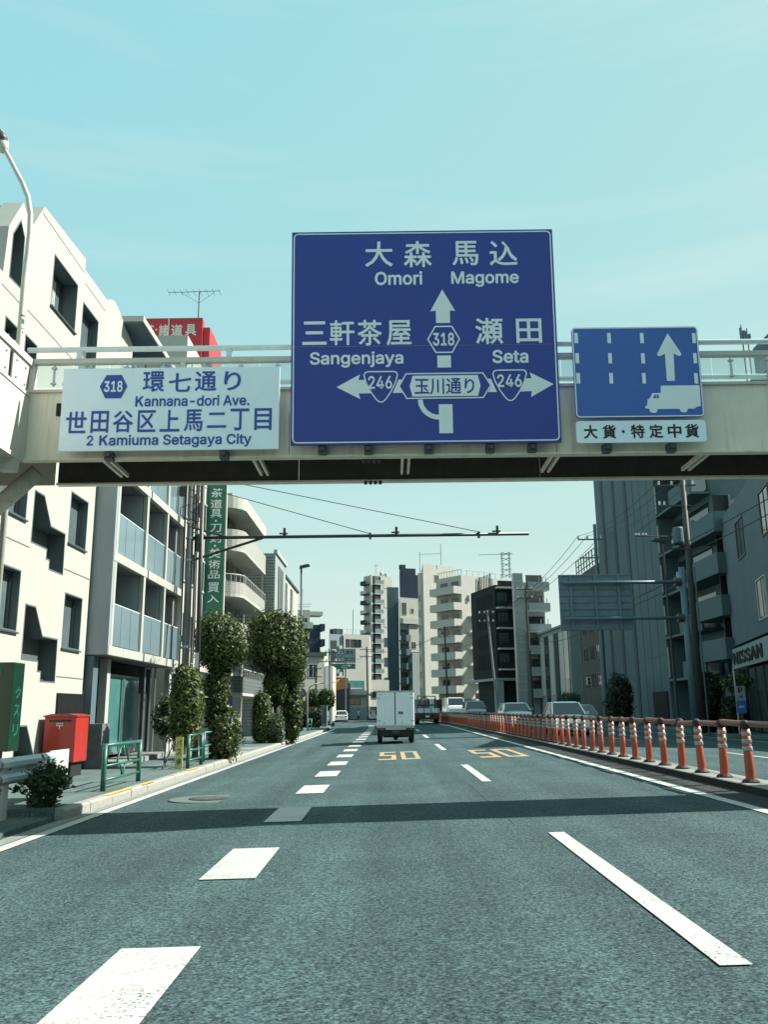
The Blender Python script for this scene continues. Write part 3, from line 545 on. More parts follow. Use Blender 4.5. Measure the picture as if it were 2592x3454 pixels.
for dz in (0, -2.3):   # inner ledge that gives the recess its step and its rail
    MB().box(XW-.355, XW-.22, 17.64, 18.44, 4.24+dz, 4.30+dz).box(XW-.355, XW-.12, 16.68, 17.60, 4.615+dz, 4.66+dz).build('recess_ledge', 'window_frame_dark', wb)
    px(MB(), [(17.22, 5.62+dz), (17.27, 5.62+dz), (17.64, 5.17+dz), (17.58, 5.17+dz)], XW-.355, XW-.02).build('recess_fin', 'recess_green', wb)
px(MB(), [(a, b-.06) for a, b in outer if 1]+[], XW-6, XW-.402).build('roof', 'roof_grey', wb)
MB().box(XW-6, XW-1.6, 9.0, 14.44, 9.24, 10.9).build('upper_wall', 'wall_grey_light', wb)
for y0, y1, z in ((14.2, 16.62, 4.49), (18.52, 20.12, 4.37), (18.52, 20.12, 2.05), (14.46, 15.4, 9.05), (15.6, 18.4, 9.09), (15.9, 18.4, 11.42), (18.5, 19.95, 11.2)):
    MB().box(XW+.001, XW+.004, y0, y1, z, z+.022).build('joint', 'recess_green', wb)
m = MB(); m.box(XW+.003, XW+.02, 18.6, 20.12, .05, 1.72)
for k in range(26): m.box(XW+.02, XW+.045, 18.62+k*.058, 18.65+k*.058, .05, 1.72)
m.build('corrugated_panel', 'corrugated', wb)

# ------------------------------------------------------------------ grey building with glazed balconies
gb = root('grey_apartment_building', 'grey apartment building with white framed balconies of pale glass panels', 'building', (-6.6, 20.25, 0))
MB().box(-14, -8.0, 20.3, 27.35, .05, 11.4).build('wall', 'wall_grey_light', gb)
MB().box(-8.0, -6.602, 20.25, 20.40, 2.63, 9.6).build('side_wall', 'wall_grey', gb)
bands = [2.63, 4.88, 7.12, 9.34]; posts = [(20.41, 20.56), (22.90, 23.08), (25.06, 25.22), (27.1, 27.22)]
for z in bands:
    MB().box(-8.0, -6.73, 20.405, 27.22, z+.01, z+.17).build('balcony_slab', 'soffit', gb)
    for a, b in ((20.28, 21.4), (21.41, 24.2), (24.21, 27.22)): MB().box(-6.73, -6.59, a, b-.004, z, z+.215).build('fascia', 'frame_white', gb)
for i, z in enumerate(bands[:-1]):
    for a, b in posts: MB().box(-6.72, -6.60, a, b, z+.215, bands[i+1]).build('post', 'frame_white', gb)
    for j in range(3):
        y0, y1 = posts[j][1], posts[j+1][0]; n = [3, 2, 3][j]
        zz = z+.25
        for k in range(n):
            a = y0+(y1-y0)*k/n; b = y0+(y1-y0)*(k+1)/n
            MB().box(-6.685, -6.665, a+.012, b-.012, zz, zz+.98).build('balcony_panel', 'balcony_glass' if not (j == 2 and k == 2) else 'wall_blue_grey', gb)
        MB().box(-6.69, -6.66, y0, y1, zz+.985, zz+1.005).build('panel_rail', 'steel_pale', gb)
        MB().box(-8.0, -6.74, y1-.02, y1+.10, z+.175, bands[i+1]).build('partition', 'wall_grey_light', gb)
        MB().box(-8.0, -7.96, y0+.3, y1-.5, z+.2, bands[i+1]-.3).build('balcony_door', 'glass_dark', gb)
        MB().tube([(-6.8, y1-.18, z+.18), (-6.8, y1-.18, bands[i+1]-.1)], .03, 6).build('downpipe', 'frame_white', gb) if j == 2 else None
MB().box(-6.70, -6.66, 20.62, 20.66, bands[1]+.22, bands[2]).build('post', 'frame_white', gb)
# top floor set back under a canopy, arched dormer
MB().box(-12, -7.7, 21.5, 27.2, 9.55, 11.6).build('penthouse_wall', 'wall_blue_grey', gb)
MB().box(-7.66, -6.58, 21.48, 26.9, 11.66, 11.82).build('canopy', 'frame_white', gb); MB().box(-7.6, -6.64, 21.5, 26.8, 11.61, 11.655).build('canopy_soffit', 'wall_blue_grey', gb)
for (a, b, c, d) in ((-7.7, 21.6, -6.66, 21.6), (-6.66, 21.6, -6.66, 27.1)):
    r = MB().tube([(a, b, 10.55), (c, d, 10.55)], .022, 6).tube([(a, b, 9.7), (c, d, 9.7)], .018, 6)
    n = 10 if a != c else 46
    for k in range(n+1): t = k/n; r.tube([(a+(c-a)*t, b+(d-b)*t, 9.58), (a+(c-a)*t, b+(d-b)*t, 10.55)], .01, 4)
    r.build('railing', 'dark_metal', gb)
MB().box(-7.6, -7.2, 21.62, 22.2, 9.55, 10.15).build('air_conditioner', 'frame_white', gb)
arch = [(19.99, 11.30)]+[(20.75-.72*math.cos(R_(a)), 11.22+.62*math.sin(R_(a))) for a in range(10, 120, 10)]+[(22.4, 11.35), (22.4, 9.5), (20.2, 9.5)]
px(MB(), arch, -8.4, -7.12).build('dormer', 'stucco_white', gb)
# ground floor
MB().box(-8.0, -7.45, 20.3, 27.3, .05, 2.6).build('ground_floor_wall', 'interior_dark', gb)
MB().box(-7.12, -6.92, 20.28, 20.62, .05, 2.6).build('column', 'wall_blue_grey', gb); MB().box(-7.2, -7.0, 21.55, 21.8, .05, 2.6).build('column', 'frame_white', gb); MB().box(-6.95, -6.8, 26.9, 27.15, .05, 2.6).build('column', 'wall_grey_light', gb)
for a, b in ((22.05, 23.3), (23.34, 24.6)):
    q = MB().box(-7.14, -7.12, a, b, .3, 2.22).build('glass_door', 'glass_teal', gb)
    MB().ring(rect4(a-.02, .26, b+.02, 2.26), rect4(a+.03, .32, b-.03, 2.2), 'x', -7.15, -7.09).build('door_frame', 'steel', q)
MB().box(-7.4, -6.45, 20.7, 26.0, .05, .17).build('step', 'concrete', gb); MB().box(-6.96, -6.6, 20.2, 20.75, .05, 1.05).build('planter_wall', 'block_grey', gb)
for y in (24.9, 25.5, 26.0): MB().tube([(-7.0, y, .1), (-7.0, y, 2.6)], .03, 6).build('pipe', 'steel', gb)

# ------------------------------------------------------------------ shop building with the red roof sign and green banner
sb = root('shop_building', 'pale narrow building behind the utility pole carrying red and green signs', 'building', (-6.95, 28, 0))
MB().box(-14, -6.95, 27.9, 34.4, .05, 14.2).build('wall', 'wall_cream', sb)
for z in (3.4, 5.6, 7.8, 10.0, 12.2):
    for y in (28.6, 31.0): wbox(sb, '+x', y-28, y+1.6-28, z, z+1.2, .0)
MB().box(-6.945, -6.9, 28.3, 34.0, .1, 2.3).build('shutter', 'interior_dark', sb); MB().box(-7.0, -6.5, 28.0, 34.3, 2.4, 2.65).build('awning', 'wall_far_dark', sb)
rs = root('roof_sign', 'red rooftop signboard box with white characters under a television aerial', 'sign', (-8.0, 30, 14.2))
LB(MB().box(-1.3, 1.06, 0, .35, .04, 1.68), 'board', 'red_sign', rs); LB(MB().box(1.07, 1.32, .15, 2.4, .04, 1.35), 'side_board', 'red_sign', rs)
LB(MB().box(-.24, -.2, -.004, 0, .04, 1.68), 'board_joint', 'mark_white', rs)
for k in range(3): LB(MB().box(-1.2+1.1*k, -1.12+1.1*k, .1, .25, 0, .04), 'support', 'dark_metal', rs)
for t_, *rc in [('・', -.72, 1.17, -.64, 1.25), ('諸', -.58, .95, -.22, 1.42), ('道', -.12, .95, .32, 1.42), ('具', .42, .95, .84, 1.42), ('茶', -1.12, .95, -.76, 1.42), ('美', -.72, .06, -.1, .66), ('術', .02, .06, .66, .66)]:
    lettering(t_, rc, fyo(.005), 'mark_white', rs, .03)
def aerial(name, label, loc, h, L=1.9, group='television aerials on the roofs', els=9, cat='aerial'):
    a = root(name, label, cat, loc, 0, group); LB(MB().tube([(0, 0, 0), (0, 0, h)], .022, 6), 'mast', 'dark_metal', a)
    b = MB().tube([(-L*.6, 0, h), (L*.4, 0, h+.05)], .013, 5)
    for k in range(els):
        x = -L*.6+L*k/(els-1); b.tube([(x, -.28, h), (x, .28, h)], .007, 4)
    LB(b, 'boom', 'dark_metal', a); LB(MB().tube([(-L*.35, 0, h), (0, 0, h*.66), (L*.3, 0, h)], .008, 4), 'stay', 'dark_metal', a); return a
aerial('tv_aerial', 'television aerial on a mast above the red roof sign', (-7.25, 30.6, 15.9), 1.35, 2.0)
gs = root('banner_sign', 'tall green vertical signboard with white calligraphy beside the utility pole', 'sign', (-6.58, 32, 4.6))
LB(MB().box(-.36, .36, 0, .14, .05, 5.6), 'board', 'green_sign', gs); LB(MB().box(-.40, -.362, -.02, .16, .03, 5.62), 'edge_strip', 'frame_white', gs); LB(MB().box(.362, .40, -.02, .16, .03, 5.62), 'edge_strip', 'frame_white', gs)
for z in (.6, 2.7, 4.8): LB(MB().box(-.44, -.40, .03, .1, z, z+.08), 'bracket', 'dark_metal', gs)
for ch, a, b in (('茶', 132, 218), ('道', 238, 322), ('具', 330, 415), ('・', 432, 455), ('刀', 472, 550), ('剣', 560, 650), ('・', 668, 690), ('美', 703, 792), ('術', 812, 892), ('品', 908, 985), ('買', 1018, 1110), ('入', 1132, 1202)):
    z1 = 9.77-(a-115)*.00413-4.6; z0 = 9.77-(b-115)*.00413-4.6; w = .22 if ch != '・' else .04; lettering(ch, (-w, z0, w, z1), fyo(.003), 'sign_letter', gs, .012)

# ------------------------------------------------------------------ white tiled apartment house with rounded balconies
tb = root('tiled_apartment_building', 'white tiled apartment house with rounded balcony parapets behind the trees', 'building', (-6.3, 37, 0))
MB().box(-14, -7.35, 37.3, 43.6, .05, 9.7).build('wall', 'tile_white', tb)
def parapet_path(x0, xo, y0, y1, r):
    p = [(x0, y0), (xo-r, y0)]+[(xo-r+r*math.sin(R_(a)), y0+r-r*math.cos(R_(a))) for a in range(15, 91, 15)]+[(xo, y1)]; return p
def wallpath(path, t, z0, z1):
    m = MB(); n = len(path); out = []
    for i, p in enumerate(path):
        a = Vector(path[max(i-1, 0)]); b = Vector(path[min(i+1, n-1)]); d = (b-a).normalized(); nn = Vector((-d.y, d.x)); out.append((p[0]+nn.x*t, p[1]+nn.y*t))
    vs_ = [(p[0], p[1], z) for z in (z0, z1) for p in path]+[(p[0], p[1], z) for z in (z0, z1) for p in out]; fs = []
    for i in range(n-1):
        fs += [(i, i+1, n+i+1, n+i), (2*n+i, 3*n+i, 3*n+i+1, 2*n+i+1), (n+i, n+i+1, 3*n+i+1, 3*n+i), (i, 2*n+i, 2*n+i+1, i+1)]
    fs += [(0, n, 3*n, 2*n), (n-1, 3*n-1, 4*n-1, 2*n-1)]
    return m.add(vs_, fs)
for i, (z0, z1, mat) in enumerate(((1.95, 2.75, 'tile_grey'), (4.05, 5.0, 'tile_white'), (6.1, 6.75, 'tile_white'), (8.1, 9.05, 'tile_white'), (10.0, 10.55, 'stucco_white'))):
    path = parapet_path(-8.6, -6.3, 36.4, 43.5, .95)
    sl = MB().prism(path+[(-8.6, 43.5)], 'z', z0-.0, z0+.12).build('balcony', 'stucco_white', tb)
    wallpath(path, .12, z0+.12, z1).build('parapet', mat, sl)
    if i in (0, 2): 
        r = MB().tube([(p[0], p[1], z1+.32) for p in path], .025, 6)
        for p in path[::1]: r.tube([(p[0], p[1], z1), (p[0], p[1], z1+.32)], .016, 5)
        for k in range(12): r.tube([(-6.3, 37.5+k*.5, z1), (-6.3, 37.5+k*.5, z1+.32)], .014, 5)
        r.build('railing', 'frame_white', sl)
    if i < 4:
        for y in (38.4, 41.0): MB().box(-7.34, -7.30, y, y+1.7, z0+.2, z0+1.85).build('balcony_door', 'glass_dark', tb)
        MB().box(-8.3, -7.5, 37.27, 37.295, z0+.3, z0+1.7).build('window', 'glass_dark', tb)
        MB().box(-7.3, -6.9, 39.9, 40.5, z0+.12, z0+.6).build('air_conditioner', 'frame_white', tb)
MB().box(-10, -7.6, 38.5, 42, 9.7, 11.3).build('stair_tower', 'tile_white', tb); MB().box(-7.58, -7.2, 38.6, 39.8, 10.55, 11.2).build('tank_box', 'frame_white', tb)
MB().box(-7.34, -7.28, 37.6, 40.6, .1, 1.9).build('shutter', 'interior_dark', tb); MB().box(-6.75, -6.6, 36.6, 36.75, .05, 1.95).build('column', 'sign_text_blue', tb)
aerial('tv_aerial', 'television aerial on the rounded tiled building, near its stair tower', (-7.5, 37.6, 10.55), 1.6, 1.6)
lv = root('louvred_building', 'narrow grey building with horizontal louvres and a white vertical strip', 'building', (-6.0, 45, 0))
MB().box(-14, -6.0, 45.0, 49.6, .05, 9.5).build('wall', 'wall_far_grey', lv)
for k in range(56): MB().box(-8.2, -6.02, 44.955, 44.995, .6+k*.158, .69+k*.158).build('louvre', 'tile_white', lv)
MB().box(-6.72, -6.6, 44.88, 44.95, .6, 9.3).build('strip', 'frame_white', lv)
MB().box(-5.995, -5.96, 46.2, 48.2, .6, 9.0).build('window_strip', 'glass_dark', lv); MB().box(-6.1, -5.9, 45, 49.6, 9.5, 9.7).build('coping', 'frame_white', lv)
wf = root('white_office_building', 'white office building with dark vertical window strips beyond the louvred one', 'building', (-6.1, 50, 0))
MB().box(-14, -6.1, 50.0, 57.5, .05, 9.0).build('wall', 'stucco_white', wf)
for y in (50.3, 53.0): MB().box(-6.095, -6.05, y, y+.9, .6, 8.7).build('window_strip', 'glass_dark', wf)
MB().box(-6.2, -6.0, 50, 57.5, 9.0, 9.12).build('coping', 'window_frame_dark', wf)

# ------------------------------------------------------------------ foliage
RNG = np.random.default_rng(11)
def leaves(blobs, n, size, mat, name, parent, droop=.0, inner=.3):
    """leaf-sized rhombs spread through the volumes; blobs: (cx,cy,cz, rx,ry,rz, power, share)"""
    tot = sum(b[7] for b in blobs); P = []; N = []
    for (cx_, cy, cz, rx, ry, rz, pw, sh) in blobs:
        k = int(n*sh/tot); d = RNG.normal(size=(k, 3)); d /= np.linalg.norm(d, axis=1)[:, None]
        rad = 1/((np.abs(d)**pw).sum(1))**(1/pw)                         # superellipsoid
        lob = RNG.normal(size=(34, 3)); lob /= np.linalg.norm(lob, axis=1)[:, None]; amp = RNG.uniform(-.24, .22, 34)
        bump = 1+(np.exp((d@lob.T-1)*16)*amp).sum(1)
        t = np.where(RNG.random(k) < inner, RNG.random(k)**.5, 1-RNG.normal(.06, .1, k))
        p = d*(rad*bump*t)[:, None]*np.array([rx, ry, rz])+np.array([cx_, cy, cz]); P.append(p); N.append(d)
    P = np.vstack(P); N = np.vstack(N); k = len(P)
    nn = N+RNG.normal(0, .55, (k, 3)); nn /= np.linalg.norm(nn, axis=1)[:, None]
    a = np.cross(nn, RNG.normal(size=(k, 3))); a /= np.linalg.norm(a, axis=1)[:, None]; b = np.cross(nn, a)
    s = size*RNG.uniform(.6, 1.35, k)[:, None]
    off = np.array(ORG[parent.name]); P = P-off
    V = np.stack([P-a*s, P-b*s*.42+nn*s*.12, P+a*s, P+b*s*.42+nn*s*.12], 1).reshape(-1, 3)
    me = bpy.data.meshes.new(name); me.vertices.add(4*k); me.vertices.foreach_set('co', V.ravel()); me.loops.add(4*k); me.loops.foreach_set('vertex_index', np.arange(4*k, dtype=np.int32))
    me.polygons.add(k); me.polygons.foreach_set('loop_start', np.arange(0, 4*k, 4, dtype=np.int32)); me.polygons.foreach_set('loop_total', np.full(k, 4, dtype=np.int32)); me.update(); me.validate()
    me.materials.append(MATS[mat]); return link(name, me, parent)
def tree(name, label, cat, loc, blobs, n, size, mat, trunk, limbs=(), r=.07, inner=.3, group=None):
    t = root(name, label, cat, loc, 0, group)
    MB().tube(trunk, r, 8, r*.6).build('trunk', 'bark', t, smooth=True)
    for l in limbs: MB().tube(l, r*.45, 6, r*.2).build('limb', 'bark', t)
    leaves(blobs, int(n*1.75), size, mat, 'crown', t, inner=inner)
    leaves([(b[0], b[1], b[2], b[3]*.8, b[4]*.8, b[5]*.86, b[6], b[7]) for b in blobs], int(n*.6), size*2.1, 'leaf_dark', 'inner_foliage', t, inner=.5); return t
tree('clipped_tree', 'tall clipped evergreen with rounded top beside the black pole', 'tree', (-4.85, 24.3, .05),
     [(-4.85, 24.5, 3.25, .66, .7, .72, 2.4, 1.0), (-4.3, 24.4, 2.95, .32, .4, .4, 2, .18), (-4.8, 24.5, 1.75, .33, .4, 1.0, 2.6, .6), (-4.52, 24.1, .72, .40, .42, .72, 2.2, .5)], 7800, .055, 'leaf_tree',
     [(-4.95, 24.5, .05), (-4.9, 24.5, 1.6), (-4.85, 24.5, 3.4)], [[(-4.9, 24.5, 2.2), (-4.5, 24.3, 2.9)], [(-4.88, 24.5, 2.4), (-5.3, 24.7, 3.2)]])
tree('clipped_tree', 'largest clipped evergreen with broad square crown above low hedges', 'tree', (-4.7, 36.6, .05),
     [(-4.78, 36.6, 4.15, 1.16, 1.15, 1.26, 3.0, 1.0), (-4.05, 36.9, 3.2, .5, .6, .8, 2.2, .3), (-4.75, 36.6, 2.3, .5, .5, .9, 2.2, .3), (-4.15, 37.2, 1.3, .38, .5, 1.35, 2.6, .35)], 11000, .075, 'leaf_tree',
     [(-4.8, 36.7, .05), (-4.78, 36.7, 2.2), (-4.75, 36.6, 4.4)], [[(-4.78, 36.7, 2.4), (-4.2, 36.5, 3.6)], [(-4.78, 36.7, 2.6), (-5.4, 36.9, 3.8)]], .09)
tree('clipped_hedge', 'sunlit clipped hedge pillar standing by the yellow bus stop board', 'hedge', (-4.9, 20.9, .05), [(-4.88, 20.9, 1.48, .33, .36, .88, 4, 1)], 4200, .048, 'leaf_hedge', [(-4.98, 20.9, .05), (-4.9, 20.9, 1.9)], [[(-5.12, 20.0, .05), (-4.92, 20.8, 1.0)]], .055)
tree('clipped_hedge', 'rounded clipped hedge at the foot of the broad tree', 'hedge', (-5.1, 35.4, .05), [(-5.12, 35.3, 1.0, .37, .42, .98, 3.2, 1)], 2600, .06, 'leaf_tree', [(-5.12, 35.3, .05), (-5.12, 35.3, 1.5)], (), .05)
tree('leafy_bush', 'low loose bush spilling over the kerb under the broad tree', 'bush', (-4.62, 35.6, .05), [(-4.62, 35.5, .6, .36, .5, .62, 2.2, 1)], 1500, .06, 'leaf_shrub', [(-4.62, 35.5, .05), (-4.6, 35.5, .8)], (), .03)
tree('leafy_bush', 'thin green bush beneath the balconies of the grey building', 'bush', (-5.75, 22.6, .05), [(-5.75, 22.6, 1.15, .34, .4, .5, 2, 1)], 420, .06, 'leaf_shrub', [(-5.75, 22.6, .05), (-5.72, 22.6, .9)], [[(-5.75, 22.6, .4), (-5.95, 22.5, 1.2)]], .02)
def shrub(label, x, y, z, n, h, sp):
    t = root('leafy_shrub', label, 'shrub', (x, y, z), 0, 'shrubs at the foot of the guard rail'); V = []; lf = MB(); st = MB()
    for i in range(n):
        a = random.uniform(0, 6.28); e = random.uniform(.15, 1) ; tip = Vector((x+sp*e*math.cos(a), y+sp*e*math.sin(a), z+h*(1.1-.55*e)*random.uniform(.75, 1.05))); b = Vector((x+.08*math.cos(a), y+.08*math.sin(a), z))
        mid = b.lerp(tip, .55)+Vector((0, 0, h*.15)); st.tube([b, mid, tip], .005, 4, .003)
        for k in range(30):
            q = k/29; p = b.lerp(mid, q*2) if q < .5 else mid.lerp(tip, q*2-1)
            if q < .12: continue
            d = Vector((random.uniform(-1, 1), random.uniform(-1, 1), random.uniform(-.1, .9))).normalized(); sd = d.cross(Vector((random.uniform(-1, 1), random.uniform(-1, 1), random.uniform(-1, 1)))).normalized(); L = random.uniform(.06, .11)
            lf.add([p, p+d*L*.5+sd*L*.2, p+d*L, p+d*L*.5-sd*L*.2], [(0, 1, 2, 3)])
    st.build('stem', 'bark', t); lf.build('foliage', 'leaf_shrub', t)
shrub('leafy green shrub growing at the white end plate of the guard rail', -4.78, 12.35, -.05, 64, .74, .42)
shrub('leafy shrub cut by the left frame edge under the guard rail', -4.95, 10.75, -.02, 24, .6, .28)

# ------------------------------------------------------------------ street furniture on the left pavement
gr = root('guard_rail', 'pale corrugated steel guard rail with white end plate, bottom left', 'guard rail', (-5.0, 11.5, .05))
wpro = [(0, .40), (.03, .42), (.075, .45), (.08, .50), (.03, .545), (.025, .585), (.08, .63), (.075, .69), (.03, .72), (0, .74)]
MB().prism([(-4.99+a, b) for a, b in wpro]+[(-4.993+a-.004, b) for a, b in wpro[::-1]], 'y', 4.0, 13.1).build('beam', 'galv', gr)
for y in (11.35, 11.38): pass
MB().prism([(-4.975+a, b) for a, b in wpro]+[(-4.978+a, b) for a, b in wpro[::-1]], 'y', 11.25, 11.42).build('splice_plate', 'white_plate', gr)
MB().box(-5.0, -4.985, 13.0, 13.75, .38, .76).build('end_plate', 'white_plate', gr)
for y in (5.4, 8.5, 11.65, 13.45): MB().box(-5.14, -5.01, y-.07, y+.07, -.1, .70).build('post', 'white_plate', gr)
for y, z in ((11.55, .60), (11.6, .60), (11.95, .53), (12.05, .53), (11.95, .50), (12.05, .50)): MB().lathe([(0, 0), (.016, 0), (.014, .012), (0, .014)], (-4.955, y, z), 8, 'x').build('bolt', 'dark_metal', gr)
bx = root('light_box_sign', 'dark green box sign on a post at the left frame edge', 'sign', (-6.75, 15.2, .05))
MB().box(-7.05, -6.49, 15.0, 15.45, .67, 2.17).build('box', 'green_box', bx, bevel=.015); MB().box(-6.85, -6.7, 15.15, 15.3, .05, .67).build('post', 'dark_metal', bx)
for ch, z in (('ク', 1.55), ('ス', 1.25), ('リ', .92)): link('lettering', text_mesh(ch, (15.12, z, 15.34, z+.2), lambda u, v, w: Vector((-6.489+w, u, v))-Vector(ORG[bx.name]), 'green_paint', .015), bx)
for k in range(5): MB().box(-6.95, -6.72, 14.994, 14.999, 1.95-k*.24, 2.03-k*.24).box(-6.93+.02*k, -6.86+.02*k, 14.994, 14.999, 1.84-k*.24, 1.95-k*.24).build('print', 'glass_teal', bx)
pb = root('post_box', 'red square mail post box with white postal mark on a dark plinth', 'post box', (-6.67, 18.2, .05))
MB().box(-7.0, -6.35, 17.8, 18.55, .33, 1.235).build('body', 'red_post', pb, bevel=.02)
MB().prism([(-7.02, 1.225), (-6.33, 1.225), (-6.33, 1.25), (-6.5, 1.285), (-6.85, 1.285), (-7.02, 1.25)], 'y', 17.77, 18.58).build('lid', 'red_post', pb)
MB().box(-6.92, -6.43, 17.88, 18.5, .05, .33).build('plinth', 'corrugated', pb); MB().box(-6.9, -6.45, 17.79, 17.8, 1.13, 1.17).build('slot', 'black', pb)
MB().box(-6.75, -6.61, 17.792, 17.799, 1.085, 1.105).box(-6.75, -6.61, 17.792, 17.799, 1.045, 1.065).box(-6.69, -6.67, 17.792, 17.799, .985, 1.045).build('postal_mark', 'mark_white', pb)
def green_rail(label, y0, y1, x, motif=True):
    t = root('pavement_railing', label, 'railing', (x, y0, .05), 0, 'green railings along the kerb')
    for y in (y0, y1): MB().tube([(x, y, .05), (x, y, .80)], .042, 10).build('post', 'green_paint', t, smooth=True)
    for z, r in ((.77, .03), (.44, .022), (.22, .025)): MB().tube([(x, y0, z), (x, y1, z)], r, 8).build('bar', 'green_paint', t, smooth=True)
    if motif:
        ym = (y0+y1)/2
        for s in (-1, 1):
            MB().tube([(x, ym+s*.06, .77), (x, ym+s*.2, .66), (x, ym+s*.30, .52), (x, ym+s*.33, .44)], .018, 6).build('motif_bar', 'green_paint', t, smooth=True)
            MB().tube([(x, ym+s*.26, .44), (x, ym+s*.12, .40), (x, ym+s*.05, .30), (x, ym+s*.03, .22)], .018, 6).build('motif_bar', 'green_paint', t, smooth=True)
        MB().lathe([(0, 0), (.03, .03), (.035, .08), (.02, .15), (0, .17)], (x, ym, .58), 8).build('leaf_motif', 'green_paint', t, smooth=True)
green_rail('green tubular railing nearest the camera beside the red post box', 14.6, 16.62, -4.70)
green_rail('green tubular railing in front of the tall clipped tree', 22.7, 24.9, -4.78, False)
green_rail('short green railing behind the yellow bus stop board', 20.2, 21.6, -4.60, False)
green_rail('far green railing by the no parking signs', 54.4, 56.8, -5.05, False)
bs = root('bus_stop_board', 'yellow vertical board with green characters leaning by the hedge pillar', 'sign', (-4.74, 19.9, .05), R_(0))
LB(MB().box(-.085, .085, 0, .02, 0, .70), 'board', 'yellow_board', bs); LB(MB().ring(rect4(-.085, 0, .085, .70), rect4(-.073, .012, .073, .688), 'y', -.003, 0), 'border', 'yellow_line', bs)
for ch, z in (('バ', .50), ('ス', .30), ('停', .09)): lettering(ch, (-.055, z, .055, z+.14), fyo(.001), 'green_paint', bs, .03)
LB(MB().box(-.02, .02, .02, .06, 0, .74), 'stake', 'bark', bs)
# concrete utility pole with the long sensor arm
cp = root('utility_pole', 'grey concrete utility pole with cables and a long sensor arm over the lanes', 'pole', (-6.25, 26.5, .05))
MB().tube([(-6.22, 26.5, .05), (-6.27, 26.5, 12.0)], .125, 12, .095).build('pole', 'pole_concrete', cp, smooth=True)
MB().tube([(-6.2, 26.5, 6.645), (4.46, 26.5, 6.66)], .052, 8).build('arm', 'pole_black', cp, smooth=True)
MB().tube([(-6.29, 26.5, 5.89), (-3.95, 26.5, 6.62)], .042, 8).build('brace', 'pole_black', cp); MB().tube([(-6.3, 26.5, 7.02), (-5.1, 26.5, 6.67)], .035, 8).build('brace', 'pole_black', cp)
for x in (-3.26, .28, 3.47):
    q = MB().tube([(x, 26.5, 6.68), (x, 26.5, 6.93)], .045, 8).build('sensor', 'pole_black', cp); MB().box(x-.16, x+.1, 26.44, 26.56, 6.74, 6.77).build('sensor_bracket', 'pole_black', q)
for x in (-.55, 2.88): MB().box(x-.035, x+.035, 26.42, 26.58, 6.55, 6.74).build('clamp', 'pole_black', cp)
MB().tube([(-6.3, 26.5, 8.42), (-.55, 26.5, 6.72)], .013, 5).build('stay_wire', 'cable', cp); MB().tube([(-6.3, 26.5, 8.75), (2.88, 26.5, 6.74)], .013, 5).build('stay_wire', 'cable', cp)
for z in (1.9, 2.6, 3.2, 5.9, 6.6, 7.1): MB().lathe([(.128, 0), (.14, .01), (.14, .06), (.128, .07)], (-6.24, 26.5, z), 12).build('band', 'steel', cp)
for dx, dy, r in ((.16, -.05, .03), (.19, .05, .022), (-.17, -.06, .028), (.1, -.15, .02)):
    MB().tube([(-6.24+dx, 26.5+dy, .5), (-6.22+dx*1.1, 26.5+dy, 4), (-6.26+dx, 26.5+dy, 11)], r, 6).build('conduit', 'pole_black', cp)
for z0, z1, x0, x1 in ((6.2, 6.75, -6.02, -5.86), (7.3, 7.75, -6.0, -5.82), (8.0, 8.3, -6.62, -6.42), (3.4, 3.6, -6.46, -6.38)): MB().box(x0, x1, 26.35, 26.55, z0, z1).build('junction_box', 'dark_metal' if z0 > 4 else 'frame_white', cp, bevel=.02)
for k in range(7):
    z = 7.0+k*.24; sx = random.choice((-1, 1)); MB().tube([(-6.25, 26.38, z), (-6.25+sx*.28, 26.3, z-.12), (-6.25+sx*.3, 26.3, z-.35), (-6.25+sx*.1, 26.36, z-.5)], .014, 5).build('cable_loop', 'cable', cp)
def cable(label, pts, sag, r=.016, group='overhead cables', n=14):
    p = []
    for a, b in zip(pts[:-1], pts[1:]):
        for k in range(n): t = k/n; p.append((a[0]+(b[0]-a[0])*t, a[1]+(b[1]-a[1])*t, a[2]+(b[2]-a[2])*t-sag*4*t*(1-t)))
    p.append(pts[-1]); o = MB().tube(p, r, 5).build('overhead_cable', 'cable'); return tag(o, label, 'cable', group)
bp = root('black_pole', 'slim black steel pole with small white plate in front of the trees', 'pole', (-5.2, 23.5, .05))
MB().tube([(-5.17, 23.5, .05), (-5.25, 23.5, 8.6)], .068, 10, .06).build('pole', 'pole_black', bp, smooth=True)
MB().box(-5.255, -5.165, 23.415, 23.428, 2.42, 2.86).build('plate', 'mark_white', bp); MB().lathe([(.07, 0), (.085, .01), (.085, .25), (.07, .26)], (-5.17, 23.5, .05), 10).build('base_collar', 'pole_black', bp)
lp = root('street_lamp', 'white curved street lamp rising behind the bridge at far left', 'street lamp', (-6.46, 14, .05))
MB().tube([(-6.42, 14, .05), (-6.46, 14, 7.5), (-6.475, 14, 8.9), (-6.46, 14, 9.4), (-6.455, 14, 9.8), (-6.475, 14, 10.2), (-6.55, 14, 10.55), (-6.68, 14, 10.85), (-6.82, 14, 11.1), (-6.97, 14, 11.38), (-7.1, 14, 11.6)], .055, 12, .04).build('pole', 'pole_white', lp, smooth=True)
hd = MB().lathe([(.03, 0), (.09, .05), (.15, .2), (.16, .4), (.1, .58), (0, .62)], (0, 0, 0), 14); R3 = Matrix.Rotation(R_(-28), 3, 'Y')
hd.v = [tuple(R3@Vector(v)+Vector((-7.06, 14, 11.5))) for v in hd.v]; hd.build('lamp_head', 'pole_white', lp, smooth=True)
